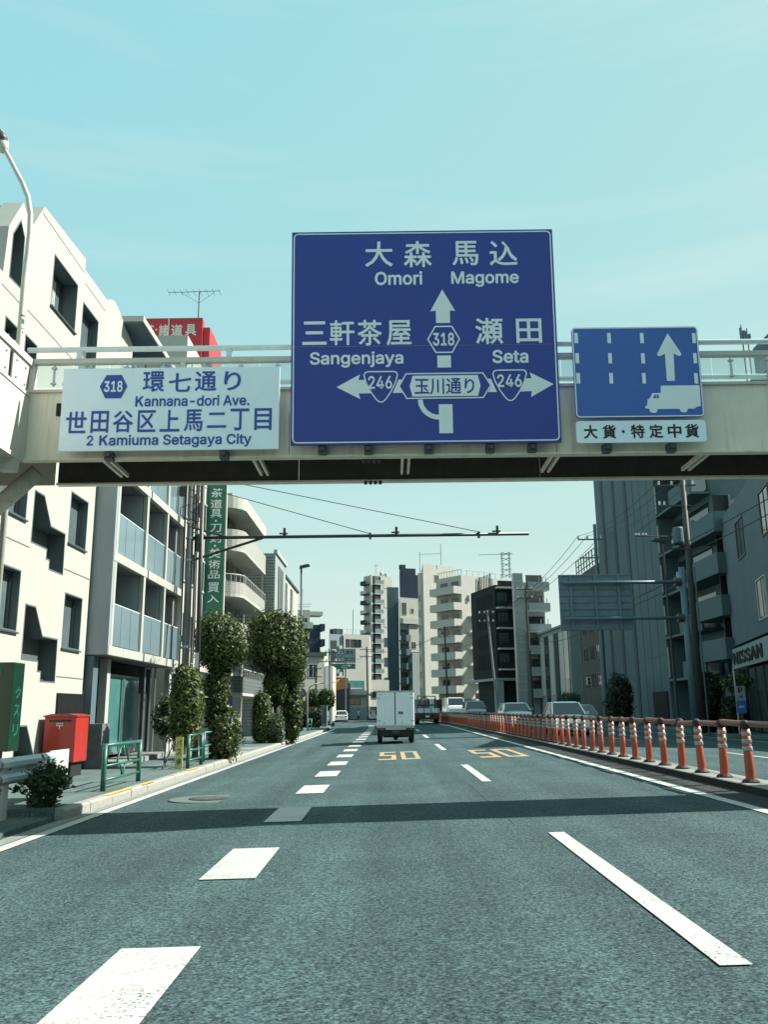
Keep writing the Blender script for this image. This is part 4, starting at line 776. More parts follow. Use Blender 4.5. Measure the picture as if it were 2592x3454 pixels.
gl = MB().lathe([(.0, .0), (.09, .03), (.1, .15), (.06, .3), (0, .33)], (0, 0, 0), 10); gl.v = [tuple(R3@Vector((v[0]+.07, v[1]-.06, v[2]+.15))+Vector((-7.06, 14, 11.5))) for v in gl.v]; gl.build('lens', 'dark_metal', lp, smooth=True)
for z, h in ((7.75, .03), (7.83, .05), (7.92, .02), (8.02, .09), (8.16, .03)): MB().lathe([(.0485, 0), (.0515, 0), (.0515, h), (.0485, h)], (-6.462, 14, z), 12).build('sticker', 'green_paint', lp)
MB().box(-6.62, -6.5, 13.9, 13.94, 7.55, 7.68).box(-6.68, -6.62, 13.9, 13.95, 7.45, 7.8).build('clamp', 'pole_white', lp)
# further along the left
np_ = root('parking_sign_post', 'orange post with two round red and blue traffic signs', 'traffic sign', (-5.5, 54, .05))
MB().tube([(-5.64, 54.1, .05), (-5.6, 54.1, 3.7)], .04, 8).build('post', 'orange_plastic', np_)
for z, c, slash in ((3.36, 'mark_white', 0), (2.36, 'sign_blue_light', 1)):
    d = MB().lathe([(0, 0), (.30, 0), (.30, .02), (0, .02)], (-5.45, 54.0, z), 20, 'y').build('sign_disc', 'lamp_red', np_); MB().lathe([(0, 0), (.225, 0), (.225, .006), (0, .006)], (-5.45, 53.992, z), 20, 'y').build('disc_face', c, d)
    MB().add([(-5.62, 53.986, z+.15), (-5.59, 53.986, z+.19), (-5.28, 53.986, z-.15), (-5.31, 53.986, z-.19)], [(0, 1, 2, 3)]).build('slash', 'lamp_red', d)
pl = MB().box(-5.68, -5.2, 53.99, 54.01, 2.68, 3.02).build('time_plate', 'mark_white', np_)
for k in range(2): MB().box(-5.62, -5.44, 53.982, 53.988, 2.74+k*.15, 2.81+k*.15).box(-5.41, -5.26, 53.982, 53.988, 2.74+k*.15, 2.81+k*.15).build('print', 'text_black', pl)
l2 = root('street_lamp', 'tall slim black street lamp beyond the big clipped trees', 'street lamp', (-5.55, 55, .05))
MB().tube([(-5.5, 55, .05), (-5.64, 55, 10.3)], .085, 8, .06).build('pole', 'pole_black', l2, smooth=True)
MB().prism([(-5.75, 10.28), (-5.1, 10.42), (-5.08, 10.5), (-5.2, 10.58), (-5.72, 10.46)], 'y', 54.85, 55.15).build('lamp_head', 'pole_black', l2)
l3 = root('street_lamp', 'low white hooked lamp over the pavement by the small round trees', 'street lamp', (-5.6, 60, .05))
MB().tube([(-5.6, 60, .05), (-5.62, 60, 2.4), (-5.5, 60, 2.85), (-5.2, 60, 3.05), (-4.65, 60, 3.13)], .05, 8).build('pole', 'pole_white', l3, smooth=True); MB().box(-4.75, -4.4, 59.93, 60.07, 3.08, 3.16).build('lamp_head', 'pole_white', l3)
for x, lab in ((-6.25, 'left one of the two small round clipped trees beyond the signs'), (-5.15, 'right one of the two small round clipped trees beyond the signs')):
    tree('clipped_tree', lab, 'tree', (x, 72, .05), [(x, 72, 2.2, .62, .62, .78, 2.6, 1)], 1500, .1, 'leaf_tree', [(x, 72, .05), (x, 72, 2.2)], (), .08)
tree('clipped_hedge', 'dark low hedge below the small round trees', 'hedge', (-6, 70, .05), [(-6.2, 70, .7, 1.0, .8, .75, 4, 1)], 1500, .1, 'leaf_dark', [(-6.2, 70, .05), (-6.2, 70, .9)], (), .05)
cb = root('control_cabinet', 'grey green roadside control cabinet on the left pavement', 'cabinet', (-5.1, 69, .05))
MB().box(-5.3, -4.9, 68.9, 69.3, .05, 1.65).build('case', 'wall_far_grey', cb, bevel=.03); MB().box(-5.27, -4.93, 68.88, 68.898, .3, 1.55).build('door', 'wall_blue_grey', cb); MB().box(-5.34, -4.86, 68.85, 69.35, 1.66, 1.70).build('lid', 'wall_far_grey', cb)

# ------------------------------------------------------------------ median posts: one built, the rest copied
mpost = {}
def base_meshes():
    tube_ = MB().lathe([(.085, 0), (.085, .02), (.072, .05), (.067, .08), (.065, .16), (.060, .76), (0, .76)], (0, 0, 0), 12).mesh('post_tube', 'orange_plastic', smooth=True)
    bands_ = [MB().lathe([(.066+(.66-z)*.02, z), (.0685+(.66-z)*.02, z+.004), (.0675+(.66-z)*.02, z+.056), (.065+(.66-z)*.02, z+.06)], (0, 0, 0), 12).mesh('reflective_band', 'band_white', smooth=True) for z in (.45, .555, .66)]
    foot = MB().lathe([(.125, 0), (.125, .015), (.1, .04), (.09, .045), (0, .045)], (0, 0, 0), 12).mesh('foot', 'rubber')
    ball = MB().lathe([(0, -.07), (.042, -.06), (.07, -.025), (.076, .01), (.06, .05), (.03, .072), (0, .076)], (0, 0, .81), 12).mesh('joint_cap', 'rubber', smooth=True)
    bar = MB().lathe([(.0, .09), (.04, .09), (.046, .105), (.045, .45), (.046, .80), (.046, .89), (.04, .905), (0, .905)], (0, 0, .82), 10, 'y').mesh('rail_bar', 'bar_pink', smooth=True)
    far = MB().tube([(0, 0, 0), (0, 0, .76)], .072, 6, .06).mesh('post_tube', 'orange_plastic'); fbar = MB().tube([(0, .05, .82), (0, .95, .82)], .046, 6).mesh('rail_bar', 'bar_pink')
    fband = MB().lathe([(.066, .46), (.07, .47), (.07, .70), (.066, .71)], (0, 0, 0), 6).mesh('reflective_band', 'band_white')
    return tube_, bands_, foot, ball, bar, far, fbar, fband
tube_, bands_, foot_, ball_, bar_, far_, fbar_, fband_ = base_meshes()
ordn = ['nearest orange banded post of the median, at the right frame edge', 'second nearest orange banded post of the median row', 'third nearest orange banded post of the median row', 'fourth nearest orange banded post of the median row', 'fifth nearest orange banded post of the median row', 'sixth nearest orange banded post of the median row']
k = 0; y = 12.1
while y < 172:
    x = 5.27+cx(y); t = root('median_post', ordn[k-1] if 1 <= k <= 6 else ('orange post with white bands in the middle stretch of the median row' if y < 60 else 'small distant orange post in the curving far end of the median row'), 'bollard', (x, y, .212), math.atan2((y > 60)*2*(y-60)/900., 1), 'orange posts along the median')
    if k == 0: t['label'] = 'orange banded median post standing just beyond the right frame edge'
    if y < 60:
        lean = (random.uniform(-.05, .05), random.uniform(-.045, .03))
        for me in [tube_]+bands_:
            o = link(me.name.split('.')[0], me, t); o.rotation_euler = (lean[0], lean[1], 0)
        link('foot', foot_, t); q = link('joint_cap', ball_, t); q.location = (lean[1]*.78, -lean[0]*.78, 0); b = link('rail_bar', bar_, t); b.location = (lean[1]*.78, -lean[0]*.78, random.uniform(-.012, .012)); b.rotation_euler.x = random.uniform(-.02, .02)
    else: link('post_tube', far_, t); link('reflective_band', fband_, t); link('rail_bar', fbar_, t)
    y += 1.0; k += 1

# ------------------------------------------------------------------ vehicles
def wheel(par, x, y, r, w, s):
    t = LB(MB().lathe([(r*.55, 0), (r*.92, 0), (r, w*.2), (r, w*.8), (r*.92, w), (r*.55, w)], (x-w/2, y, r), 18, 'x'), 'wheel', 'tyre', par, smooth=False)
    LB(MB().lathe([(0, 0), (r*.2, .01), (r*.58, -.01), (r*.58, -.05), (0, -.05)] if s > 0 else [(0, 0), (r*.2, -.01), (r*.58, .01), (r*.58, .05), (0, .05)], (x+s*w*.45, y, r), 14, 'x'), 'rim', 'steel', t); return t
def loft(stations):
    """stations: (y, zlow, ztop, halfwidth); closed body of rounded sections"""
    m = MB(); ring = []
    for (y, zl, zt, hw) in stations:
        zm = zl+(zt-zl)*.45
        half = [(hw*.86, zl), (hw*.97, zl+(zm-zl)*.35), (hw, zm), (hw*.985, zl+(zt-zl)*.8), (hw*.93, zt-.02), (hw*.6, zt+.012), (0, zt+.02)]
        sec = [(-a, z) for a, z in half]+[(a, z) for a, z in half[-2::-1]]; ring.append([(a, y, z) for a, z in sec])
    n = len(ring[0]); vs_ = [p for r in ring for p in r]; fs = []
    for i in range(len(ring)-1):
        for j in range(n): fs.append((i*n+j, i*n+(j+1) % n, (i+1)*n+(j+1) % n, (i+1)*n+j))
    fs += [tuple(range(n)), tuple(range((len(ring)-1)*n, len(ring)*n))]
    return m.add(vs_, fs)
def car(name, label, cat, x, y, head, z, L, W, H, paint, style='sedan', group=None, plate='mark_white'):
    t = root(name, label, cat, (x, y, z), head, group); hw = W/2
    belt = {'sedan': .92, 'hatch': .93, 'van': 1.05, 'suv': 1.05}[style]*H/1.5; h0 = .2
    f, b = L/2, -L/2
    if style == 'sedan': body = [(b, .45, belt*.9, hw*.82), (b+.06, .3, belt*.98, hw*.92), (b+.35, h0, belt+.02, hw), (b+1.2, h0, belt, hw), (f-1.4, h0, belt, hw), (f-.6, h0, belt*.84, hw*.98), (f-.15, .22, belt*.72, hw*.92), (f, .34, belt*.58, hw*.8)]; gh = (b+.55, f-1.25, b+1.15, f-2.0)
    elif style == 'hatch': body = [(b, .42, belt*.95, hw*.86), (b+.06, .3, belt*1.0, hw*.94), (b+.3, h0, belt+.01, hw), (f-1.2, h0, belt, hw), (f-.5, h0, belt*.84, hw*.97), (f-.12, .22, belt*.7, hw*.9), (f, .34, belt*.58, hw*.78)]; gh = (b+.12, f-1.0, b+.55, f-1.75)
    elif style == 'suv': body = [(b, .5, belt*.95, hw*.86), (b+.06, .34, belt, hw*.95), (b+.3, .26, belt+.01, hw), (f-1.2, .26, belt, hw), (f-.4, .26, belt*.9, hw*.98), (f-.08, .28, belt*.8, hw*.92), (f, .4, belt*.66, hw*.82)]; gh = (b+.08, f-.95, b+.3, f-1.6)
    else: body = [(b, .36, belt, hw*.93), (b+.05, .28, belt, hw*.98), (b+.3, h0, belt, hw), (f-.5, h0, belt, hw), (f-.1, .24, belt*.9, hw*.96), (f, .34, belt*.75, hw*.88)]; gh = (b+.03, f-.3, b+.1, f-.75)
    LB(loft(body), 'body', paint, t, smooth=False, bevel=0)
    g0, g1, r0_, r1_ = gh; wb_, wt = hw*.93, hw*(.76 if style != 'van' else .86); zt = H-.05
    G = [(-wb_, g0, belt-.01), (wb_, g0, belt-.01), (wb_, g1, belt-.01), (-wb_, g1, belt-.01), (-wt, r0_, zt), (wt, r0_, zt), (wt, r1_, zt), (-wt, r1_, zt)]
    LB(MB().add(G, [(0, 3, 2, 1), (4, 5, 6, 7), (0, 1, 5, 4), (1, 2, 6, 5), (2, 3, 7, 6), (3, 0, 4, 7)]), 'window_band', 'car_glass', t)
    LB(MB().add([(-wt-.02, r0_-.03, zt-.02), (wt+.02, r0_-.03, zt-.02), (wt+.02, r1_+.05, zt-.02), (-wt-.02, r1_+.05, zt-.02), (-wt*.8, r0_+.12, H), (wt*.8, r0_+.12, H), (wt*.8, r1_-.2, H), (-wt*.8, r1_-.2, H)], [(0, 3, 2, 1), (4, 5, 6, 7), (0, 1, 5, 4), (1, 2, 6, 5), (2, 3, 7, 6), (3, 0, 4, 7)]), 'roof', paint, t)
    pil = MB()
    for sx in (-1, 1):
        pil.tube([(sx*wb_, g0, belt), (sx*wt, r0_, zt)], .045, 6); pil.tube([(sx*wb_, g1, belt), (sx*wt, r1_, zt)], .035, 6)
        q = .5; pil.tube([(sx*(wb_+.005), g0+(g1-g0)*q, belt), (sx*(wt+.005), r0_+(r1_-r0_)*q, zt)], .035, 6)
        if style in ('van', 'suv'): pil.tube([(sx*(wb_+.005), g0+(g1-g0)*.25, belt), (sx*(wt+.005), r0_+(r1_-r0_)*.25, zt)], .04, 6)
    LB(pil, 'pillars', paint, t)
    for sx in (-1, 1):
        for yy in (b+L*.19, f-L*.18): wheel(t, sx*(hw-.1), yy, .29, .19, sx)
        LB(MB().box(sx*hw*.62-.16, sx*hw*.62+.16, f-.16, f-.03 if style != 'van' else f-.02, belt*.56, belt*.70), 'headlight', 'lamp_clear', t)
        LB(MB().box(sx*hw*.74-.1, sx*hw*.74+.1, b-.012, b+.12, belt*.66, belt*.92), 'tail_light', 'lamp_red', t)
        LB(MB().box(sx*(hw+.09)-.08, sx*(hw+.09)+.08, g1-.42, g1-.32, belt+.01, belt+.14), 'mirror', paint, t)
    LB(MB().box(-hw*.42, hw*.42, f-.1, f+.012, belt*.40, belt*.56), 'grille', 'dark_metal', t); LB(MB().box(-.16, .16, f-.02, f+.03, .34, .48), 'number_plate', plate, t)
    LB(MB().box(-.17, .17, b-.02, b+.02, belt*.62, belt*.62+.15), 'number_plate', plate, t); LB(MB().box(-hw*.85, hw*.85, b-.05, b+.1, .28, .46), 'bumper', paint, t)
    LB(MB().box(-hw*.8, hw*.8, b+.05, f-.05, .12, .24), 'underbody', 'black', t); return t
# small box truck ahead
kt = root('box_truck', 'small white box truck seen from behind in the middle lane', 'truck', (.235, 34.45, .005))
def K(m, name, mat='truck_box', par=None, **k): return LB(m, name, mat, par or kt, **k)
K(MB().box(-.735, .735, .0, 2.1, .69, 2.0), 'box_body', 'truck_box', bevel=.02)
K(MB().box(-.745, .745, -.025, .0, 1.965, 2.02), 'top_trim', 'steel'); K(MB().box(-.745, .745, -.025, 0, .66, .705), 'bottom_trim', 'steel_pale')
for x0, x1 in ((-.70, -.035), (.005, .70)):
    d = K(MB().box(x0, x1, -.022, -.002, .715, 1.955), 'rear_door', 'truck_box', bevel=.008)
    for z in (.86, 1.72):
        hx = x0-.01 if x0 < -.1 else x1-.1; K(MB().box(hx, hx+.12, -.036, -.023, z, z+.035), 'hinge', 'steel', d)
    K(MB().box((x0+x1)/2-.10, (x0+x1)/2-.085, -.032, -.023, .76, .84), 'catch', 'dark_metal', d)
K(MB().box(-.034, .004, -.014, -.003, .715, 1.955), 'door_seal', 'rubber')
lt = K(MB().box(.10, .30, -.030, -.023, 1.11, 1.23), 'latch', 'steel'); K(MB().box(.12, .19, -.034, -.031, 1.13, 1.21), 'latch_plate', 'dark_metal', lt); K(MB().box(.21, .28, -.034, -.031, 1.13, 1.21), 'latch_plate', 'dark_metal', lt)
for x in (-.64, .58): K(MB().box(x, x+.1, -.0235, -.0225, 1.87, 1.895), 'marking', 'car_blue')
K(MB().box(-.72, .72, .02, .06, .60, .66), 'cross_member', 'steel_pale'); K(MB().box(-.4, .4, -.02, .03, .53, .64), 'bumper', 'steel')
for s in (-1, 1):
    K(MB().box(s*.57-.12, s*.57+.12, -.01, .05, .50, .60), 'tail_light_housing', 'dark_metal'); K(MB().box(s*.57-.1, s*.57-.02, -.02, -.01, .52, .58), 'tail_light', 'lamp_red'); K(MB().box(s*.57+.0, s*.57+.06, -.02, -.01, .52, .58), 'tail_light', 'orange_plastic')
    K(MB().box(s*.62-.1, s*.62+.1, .32, .34, .2, .58), 'mud_flap', 'rubber')
    wheel(kt, s*.63, .78, .27, .17, s); wheel(kt, s*.63, 2.72, .27, .15, s)
K(MB().box(-.15, .15, -.035, -.022, .38, .52), 'number_plate', 'dark_metal'); K(MB().box(-.62, .62, .08, 3.0, .30, .58), 'chassis', 'black'); K(MB().tube([(-.5, .78, .27), (.5, .78, .27)], .05, 8), 'axle', 'black')
K(MB().lathe([(0, 0), (.09, .01), (.09, .14), (0, .15)], (.0, .7, .2), 10, 'y'), 'differential', 'black')
cabp = [(2.15, .4), (3.28, .4), (3.33, .75), (3.25, 1.0), (2.95, 1.68), (2.8, 1.75), (2.15, 1.75)]
K(MB().prism(cabp, 'x', -.68, .68), 'cab', 'car_white', bevel=.03); K(MB().prism([(3.235, 1.02), (3.255, 1.02), (2.985, 1.62), (2.965, 1.62)], 'x', -.6, .6), 'windscreen', 'car_glass')
for s in (-1, 1): K(MB().prism([(2.3, 1.05), (3.1, 1.05), (2.88, 1.6), (2.3, 1.6)], 'x', s*.685-.004, s*.685+.004), 'side_window', 'car_glass'); K(MB().box(s*.80-.05, s*.80+.05, 3.0, 3.05, 1.1, 1.32), 'mirror', 'dark_metal')
# equipment truck in the right lane
tt = root('equipment_truck', 'flatbed equipment truck with hose reel and mast in the right lane', 'truck', (3.2, 74, .06))
def T_(m, name, mat, par=None, **k): return LB(m, name, mat, par or tt, **k)
T_(MB().box(-1.02, 1.02, 0, 4.6, .78, .92), 'deck', 'dark_metal'); T_(MB().box(-1.0, 1.0, -.03, .0, .95, 1.32), 'tailgate', 'steel_pale'); 
for x in (-.9, -.3, .3, .9): T_(MB().box(x-.03, x+.03, -.045, -.031, .95, 1.32), 'tailgate_rib', 'dark_metal')
for s in (-1, 1): T_(MB().box(s*1.0-.02, s*1.0+.02, .02, 3.2, .95, 1.3), 'side_board', 'steel_pale'); wheel(tt, s*.82, 1.0, .38, .3, s); wheel(tt, s*.85, 5.2, .38, .22, s); T_(MB().box(s*.8-.15, s*.8+.15, -.04, 0, .6, .74), 'tail_light', 'lamp_red')
T_(MB().box(-1.0, 1.0, .0, .1, .42, .78), 'rear_valance', 'black'); T_(MB().box(-.18, .18, -.02, 0, .58, .74), 'number_plate', 'mark_white'); T_(MB().box(-.9, .9, .1, 5.5, .45, .78), 'chassis', 'black')
fr = MB()
for a, b in (((-.8, .5, .92), (-.8, .5, 2.4)), ((.7, .5, .92), (.7, .5, 2.35)), ((-.8, .5, 2.35), (.7, .5, 2.3)), ((-.8, 2.0, .92), (-.8, .5, 2.3)), ((.7, 2.0, .92), (.7, .5, 2.3)), ((-.8, .5, 1.6), (.7, .5, 1.6))): fr.tube([a, b], .045, 6)
T_(fr, 'mast_frame', 'dark_metal'); T_(MB().tube([(-.25+.36*math.cos(R_(a)), .4, 1.85+.4*math.sin(R_(a))) for a in range(0, 361, 20)], .05, 6), 'hose_reel', 'dark_metal'); T_(MB().box(.25, .6, .6, 1.2, .92, 2.1), 'tank', 'steel_pale', bevel=.05); T_(MB().box(-.7, .1, .7, 1.5, .92, 1.5), 'pump_box', 'wall_far_grey', bevel=.03)
T_(MB().prism([(3.9, .55), (5.8, .55), (5.85, 1.2), (5.65, 2.1), (3.9, 2.15)], 'x', -.98, .98), 'cab', 'wall_far_grey', bevel=.05); T_(MB().box(-.7, .7, 3.88, 3.9, 1.5, 2.0), 'rear_window', 'car_glass'); T_(MB().prism([(5.72, 1.3), (5.86, 1.25), (5.68, 2.02), (5.62, 2.02)], 'x', -.85, .85), 'windscreen', 'car_glass')
car('hatchback', 'white hatchback driving away in the far left lane', 'car', -6.05, 109, R_(5), -.15, 3.9, 1.6, 1.4, 'car_white', 'hatch')
car('minivan', 'silver van driving away just left of the box truck', 'van', -2.0, 112, R_(6), -.05, 4.3, 1.62, 1.82, 'car_silver', 'van')
car('sedan', 'white sedan with headlights coming towards the camera behind the median posts', 'car', 8.32, 41.6, math.pi, .09, 4.2, 1.64, 1.5, 'car_white', 'sedan')
car('sedan', 'dim blue grey sedan behind the white oncoming sedan', 'car', 10.3, 47.5, math.pi, .07, 4.2, 1.6, 1.4, 'car_blue', 'sedan')
car('sport_utility_car', 'dark glass oncoming car in the middle of the opposite row', 'car', 7.75, 54.5, math.pi, .09, 4.3, 1.7, 1.56, 'car_silver', 'suv')
car('sport_utility_car', 'grey oncoming car next to the white delivery van', 'car', 6.95, 72, math.pi+R_(1), .08, 4.3, 1.66, 1.85, 'car_blue', 'suv')
car('delivery_van', 'white oncoming delivery van furthest back in the opposite row', 'van', 6.55, 90, math.pi+R_(4), .08, 4.6, 1.8, 2.35, 'car_white', 'van')
# scooter rider
sc = root('motor_scooter', 'dark motor scooter on the far road with a rider', 'scooter', (-4.3, 121, -.1))
for y in (-.5, .5): LB(MB().lathe([(.1, -.05), (.2, -.05), (.22, 0), (.2, .05), (.1, .05)], (0, y, .22), 14, 'x'), 'wheel', 'tyre', sc)
LB(MB().prism([(-.6, .35), (-.1, .3), (.3, .25), (.5, .3), (.45, .8), (.38, .85), (.25, .38), (-.05, .4), (-.1, .65), (-.62, .68)], 'x', -.14, .14), 'body', 'car_dark', sc, bevel=.03)
LB(MB().tube([(-.3, .35, .92), (.3, .35, .92)], .02, 6), 'handlebar', 'dark_metal', sc); LB(MB().box(-.06, .06, -.66, -.62, .5, .58), 'tail_light', 'lamp_red', sc)
def skin_body(name, joints, edges, mat, parent):
    me = bpy.data.meshes.new(name); me.from_pydata([j[:3] for j in joints], edges, []); o = bpy.data.objects.new('tmp', me); COL.objects.link(o)
    mod = o.modifiers.new('s', 'SKIN'); 
    for v, j in zip(me.skin_vertices[0].data, joints): v.radius = (j[3], j[3]); v.use_root = False
    me.skin_vertices[0].data[0].use_root = True; sd = o.modifiers.new('d', 'SUBSURF'); sd.levels = 1; sd.render_levels = 1
    bpy.context.view_layer.update(); m2 = bpy.data.meshes.new_from_object(o.evaluated_get(bpy.context.evaluated_depsgraph_get())); bpy.data.objects.remove(o)
    m2.name = name; m2.materials.clear(); m2.materials.append(MATS[mat])
    for p in m2.polygons: p.use_smooth = True
    return link(name, m2, parent)
pr = root('person', 'person in a pale jacket and dark trousers riding the scooter', 'person', (-4.3, 120.8, -.1))
skin_body('body', [(0, 0, .72, .15), (0, .04, .95, .15), (0, .08, 1.17, .17), (0, .08, 1.29, .065), (0, .1, 1.38, .075), (-.19, .08, 1.19, .07), (-.25, .2, .98, .05), (-.24, .48, .95, .04), (.19, .08, 1.19, .07), (.25, .2, .98, .05), (.24, .48, .95, .04),
                       (-.12, .02, .7, .1), (-.15, .4, .68, .08), (-.14, .42, .34, .055), (.12, .02, .7, .1), (.15, .4, .68, .08), (.14, .42, .34, .055)],
          [(0, 1), (1, 2), (2, 3), (3, 4), (2, 5), (5, 6), (6, 7), (2, 8), (8, 9), (9, 10), (0, 11), (11, 12), (12, 13), (0, 14), (14, 15), (15, 16)], 'jacket', pr)
LB(MB().lathe([(0, -.12), (.09, -.1), (.125, -.02), (.125, .05), (.09, .12), (0, .15)], (0, .1, 1.44), 12), 'helmet', 'car_dark', pr, smooth=True)
LB(MB().box(-.17, .17, -.02, .16, .55, .74), 'trousers', 'trousers', pr, bevel=.05)

# ------------------------------------------------------------------ right side: office block with stripes
ob = root('office_block', 'tall grey office block with dark vertical stripes and stacked balconies, right', 'building', (18.3, 50, 0))
MB().box(18.3, 27, 62.05, 73.4, .06, 22.0).build('tower_wall', 'wall_office', ob); MB().box(18.3, 27, 57.0, 62.0, .06, 20.0).build('plain_wall', 'wall_office', ob); MB().box(19.5, 27, 50.0, 56.95, .06, 17.5).build('recess_wall', 'wall_office', ob); MB().box(19.6, 27, 45.7, 49.95, .06, 13.8).build('near_wall', 'wall_office', ob)
for y in (63.7, 67.1, 70.6): MB().box(18.26, 18.298, y, y+.72, .1, 21.9).build('stripe', 'wall_office_stripe', ob)
for y in (58.6, 60.3, 62.02): MB().box(18.285, 18.298, y, y+.03, .1, 19.9).build('panel_joint', 'wall_office_stripe', ob)
for z in (4.6, 9.2, 13.8): MB().box(18.285, 18.298, 57.0, 61.95, z, z+.03).build('panel_joint', 'wall_office_stripe', ob)
for k in range(6):
    z = 2.9+2.72*k
    sl = MB().box(18.25, 19.5, 50.1, 56.95, z, z+.14).build('balcony', 'wall_office', ob); MB().box(18.25, 18.37, 50.1, 54.0, z+.14, z+1.1).build('parapet', 'wall_office', sl)
    MB().box(19.44, 19.495, 50.6, 56.6, z+.16, z+2.3).build('window', 'glass_dark', ob); MB().box(18.30, 18.36, 56.86, 56.945, z+.3, z+2.2).build('jamb', 'frame_white', ob)
for k in range(4):
    z = 3.72+2.28*k
    sl = MB().box(17.75, 19.6, 45.6, 50.05, z, z+.12).build('balcony', 'wall_office', ob)
    MB().box(17.75, 17.88, 45.6, 50.05, z+.12, z+1.12).box(17.88, 19.2, 45.6, 45.73, z+.12, z+1.12).build('parapet', 'wall_office', sl)
    MB().box(19.54, 19.595, 46.2, 49.8, z+.2, z+2.1).build('window', 'glass_dark', ob); MB().box(18.1, 19.0, 46.4, 46.45, z+1.1, z+2.2).build('window', 'black', ob); MB().box(19.02, 19.08, 46.3, 46.4, z+.4, z+2.2).build('jamb', 'frame_white', ob)
MB().box(19.1, 20.6, 45.5, 45.68, .06, 13.8).build('pier', 'wall_office', ob)
MB().box(18.2, 18.28, 57.5, 60.5, .06, 2.3).build('shutter', 'corrugated', ob)
# car showroom
sh = root('showroom_building', 'blue grey showroom building with a long white sign band, right frame edge', 'building', (16.3, 37.3, .06), R_(-12.9))
LB(MB().box(.0, 7, -6, 8.8, 4.3, 11.2), 'wall', 'wall_blue_grey', sh); LB(MB().box(.6, 7, -6, 8.8, 0, 4.3), 'ground_floor', 'interior_dark', sh)
bd = LB(MB().box(-.14, -.004, -6, 8.85, 3.12, 4.12), 'sign_band', 'wall_far_grey', sh)
link('lettering', text_mesh('NISSAN', (-8.1, 3.3, -.3, 3.92), lambda u, v, w: Vector((-.142-w, -u, v)), 'corrugated', .03, .05), bd)
for k in range(7):
    y0 = -6+k*2.1; g = LB(MB().box(.2, .22, y0, y0+2.04, .05, 3.05), 'shop_window', 'shop_glass', sh); LB(MB().box(.16, .25, y0+2.045, y0+2.095, .0, 3.1), 'mullion', 'dark_metal', g)
wbox(sh, '-x', -1.2, .9, 4.9, 6.7, 0.0); wbox(sh, '-x', 2.6, 4.6, 8.2, 10.1, 0, frame='window_frame_dark'); wbox(sh, '-x', -3.6, -1.6, 8.2, 10.1, 0, frame='window_frame_dark')
LB(MB().box(-.1, .0, 8.86, 9.05, .0, 4.2), 'end_pier', 'corrugated', sh)
ps = root('parking_sign', 'grey parking signboard with letter P, arrow and blue panel by the showroom', 'sign', (14.62, 36.5, .06))
LB(MB().box(-.2, .2, 0, .06, .95, 1.45), 'lower_panel', 'sign_blue_light', ps); LB(MB().box(-.2, .2, 0, .06, 1.455, 2.05), 'upper_panel', 'wall_far_grey', ps); LB(MB().box(-.05, .05, .01, .05, 0, .95), 'leg', 'dark_metal', ps)
lettering('P', (-.09, 1.77, .1, 2.0), fyo(.002), 'text_black', ps, .04); lettering('→', (-.1, 1.55, .1, 1.68), fyo(.002), 'text_black', ps, .03); lettering('⇔', (-.13, 1.12, .13, 1.28), fyo(.002), 'mark_white', ps, .03)
wp = root('flag_pole', 'thin white pole standing in front of the showroom window', 'pole', (15.1, 38.2, .06)); LB(MB().tube([(0, 0, 0), (0, 0, 2.85)], .035, 8), 'pole', 'pole_white', wp); LB(MB().lathe([(.05, 0), (.1, 0), (.1, .04), (.05, .05)], (0, 0, 0), 10), 'base', 'dark_metal', wp)

# gantry road sign seen from the back
gs2 = root('gantry_sign', 'back of a ribbed grey road sign on two arms of a blue grey pole', 'road sign', (13.85, 40, .06))
MB().tube([(13.85, 40, .06), (13.85, 40, 7.7)], .17, 14, .14).build('pole', 'pole_bluegrey', gs2, smooth=True)
for z in (7.0, 5.32):
    MB().tube([(13.8, 40, z), (8.2, 40, z+.03)], .085, 10, .07).build('arm', 'pole_bluegrey', gs2, smooth=True); MB().lathe([(.12, -.0), (.2, .02), (.2, .3), (.12, .32)], (13.45, 40, z), 12, 'x').build('arm_collar', 'dark_metal', gs2)
bd = MB().box(8.05, 11.46, 40.20, 40.23, 4.8, 7.43).build('sign_back', 'sign_grey_back', gs2)
for k in range(9): z = 4.82+k*.318; MB().box(8.05, 11.46, 40.16, 40.198, z, z+.04).build('rib', 'sign_grey_back', bd)
for x in (8.55, 9.7, 10.8): MB().box(x, x+.1, 40.09, 40.158, 4.85, 7.4).build('mounting_post', 'sign_grey_back', gs2)
# right utility pole, its wires, the second pole behind
up_ = root('utility_pole', 'dark utility pole with transformer and insulators in front of the office block', 'pole', (14.9, 42, .06))
MB().tube([(14.86, 42, .06), (15.0, 42, 14.2)], .19, 12, .12).build('pole', 'wall_brown', up_, smooth=True)
for z, x0, x1 in ((12.15, 13.6, 15.6), (11.1, 13.5, 15.3), (9.1, 13.7, 15.2), (8.9, 13.7, 15.2)): MB().box(x0, x1, 41.9, 41.97, z, z+.07).build('crossarm', 'dark_metal', up_)
for x, z in ((13.75, 12.22), (14.4, 12.22), (15.45, 12.22), (13.7, 11.17), (13.95, 11.17), (14.2, 9.2)): MB().lathe([(.03, 0), (.06, .02), (.06, .08), (.04, .1), (.055, .13), (.04, .19), (0, .2)], (x, 41.93, z), 8).build('insulator', 'porcelain', up_)
MB().lathe([(0, 0), (.24, .02), (.26, .08), (.26, .75), (.22, .82), (0, .84)], (14.45, 41.8, 9.17), 14).build('transformer', 'wall_blue_grey', up_, smooth=False)
MB().tube([(14.9, 42, 9.55), (12.4, 42, 9.62)], .03, 6).build('side_arm', 'dark_metal', up_)
for x in (12.4, 12.55, 12.75, 12.9): MB().lathe([(0, 0), (.05, .02), (.05, .1), (0, .12)], (x, 41.95, 9.64), 8).build('insulator', 'porcelain', up_)
